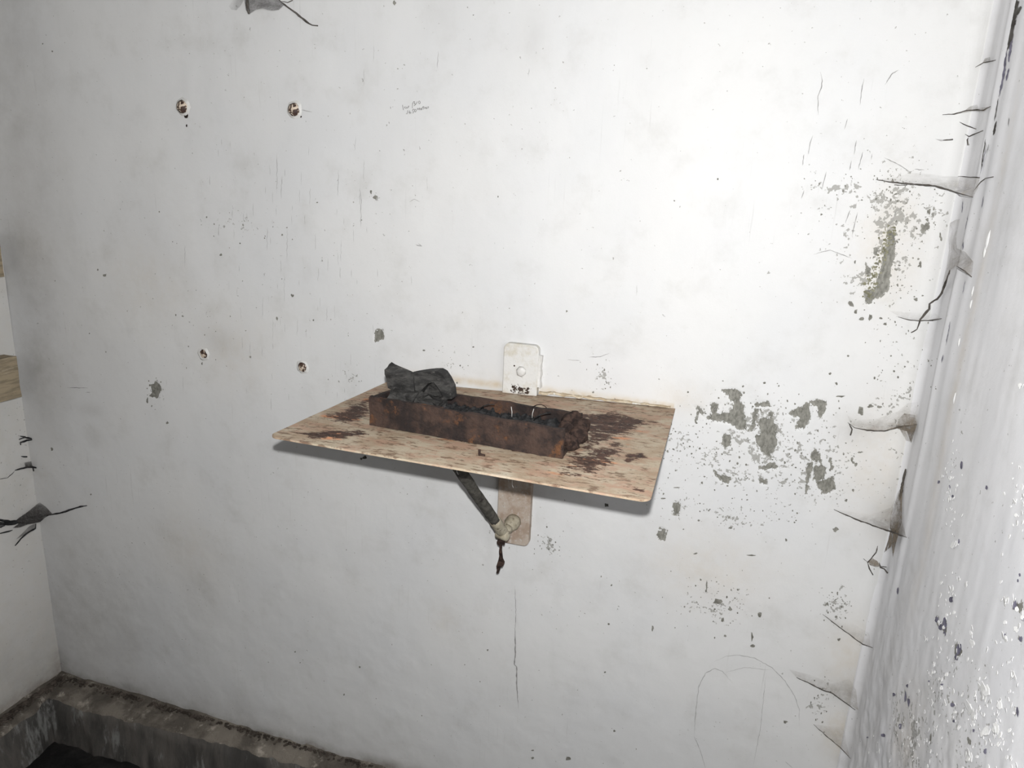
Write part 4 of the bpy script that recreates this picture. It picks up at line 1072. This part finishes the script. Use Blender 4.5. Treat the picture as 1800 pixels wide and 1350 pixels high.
CL = lambda *p: crop(0, 760, 6.75, p)
cobweb('thick black cobweb in the left corner with a long thread to the right',
       [CL((170, 1060, .01, 1), (230, 1010, .02, 1), (320, 950, .03, 1), (430, 860, .02, .6), (470, 830, .01, .3), (540, 880, .008, .6), (620, 965, .006, .9), (530, 1015, .012, 1), (480, 1060, .03, 1.1), (430, 1075, .04, 1.1), (330, 1090, .04, 1.1), (240, 1125, .03, 1), (150, 1135, .01, .9), (220, 1085, .03, 1)),
        CL((430, 1075, .04, .7), (430, 1130, .035, .7), (340, 1190, .02, .6), (190, 1270, .006, .6), (280, 1180, .02, .4), (350, 1110, .04, .5))],
       [(CL((560, 985, .006), (640, 970, .004), (740, 950, .004), (860, 910, .003), (960, 880, .002), (1030, 870, .001)), .0022), (CL((220, 1070, .03), (100, 1085, .02), (0, 1085, .01), (-40, 1085, .004)), .0045), (CL((200, 1050, .03), (90, 1060, .02), (0, 1040, .01), (-40, 1030, .004)), .004),
        (CL((425, 1090, .04), (420, 1140, .035), (330, 1190, .02), (250, 1260, .01), (180, 1345, .002)), .0022), (CL((60, 1105, .012), (0, 1125, .008)), .002), (CL((150, 1160, .01), (60, 1185, .006), (0, 1200, .002)), .0016)],
       mat='web_dark', smat='ash', group='cobwebs in the left corner', seed=20)
cobweb('small dark wing-shaped cobweb above the black one in the left corner',
       [CL((180, 448, .001, .8), (250, 430, .006, 1), (300, 405, .012, .8), (290, 360, .006, .4), (370, 340, .002, .5), (385, 405, .004, 1), (320, 425, .012, 1.1))],
       [(CL((175, 452, .001), (250, 430, .006), (320, 415, .012), (385, 412, .004), (430, 420, .001)), .0022), (CL((385, 400, .003), (400, 460, .001)), .0020), (CL((170, 465, .001), (90, 540, .002), (0, 555, .001)), .0007)],
       mat='web_dark', smat='ash', group='cobwebs in the left corner', seed=21)
cobweb('topmost scrappy cobweb of the left corner, under the lower beam', [],
       [(CL((225, 85, .001), (290, 60, .006), (375, 75, .002)), .002), (CL((240, 120, .001), (320, 95, .006), (378, 88, .002)), .0022), (CL((240, 45, .001), (300, 55, .004)), .002), (CL((250, 285, .002), (320, 290, .003)), .0016), (CL((245, 110, .002), (245, 150, .001)), .0016)],
       mat='web_dark', smat='ash', group='cobwebs in the left corner', seed=22)
CT = lambda *p: crop(390, 0, 9.0, p)
cobweb('grey pouch-like cobweb hanging at the top edge above the studs',
       [CT((340, -300, .001, .8), (355, 0, .012, 1.0), (380, 160, .022, 1.2), (430, 228, .018, 1.3), (470, 195, .020, 1.1), (540, 150, .028, .9), (640, 130, .030, .9), (720, 155, .030, 1.1), (800, 165, .028, 1.2), (900, 150, .024, 1.2), (990, 75, .012, 1.1), (900, 0, .020, .8), (860, -300, .001, .7), (600, -300, .001, .5), (600, 0, .03, .55)),
        CT((110, 100, .001, .1), (150, 150, .003, .35), (230, 162, .005, .45), (290, 100, .006, .5), (345, 10, .006, .5), (345, -200, .002, .5), (240, -100, .002, .2))],
       [(CT((860, -40, .02), (990, 72, .012), (1080, 140, .008), (1180, 210, .006), (1260, 280, .004), (1340, 345, .003), (1430, 398, .002), (1520, 408, .001)), .0017), (CT((940, 20, .01), (1040, 40, .004), (1120, 5, .002)), .0008), (CT((400, -100, .012), (405, 60, .02), (425, 215, .02)), .003)],
       mat='web_grey', smat='strand', group='cobwebs at the top', seed=30)
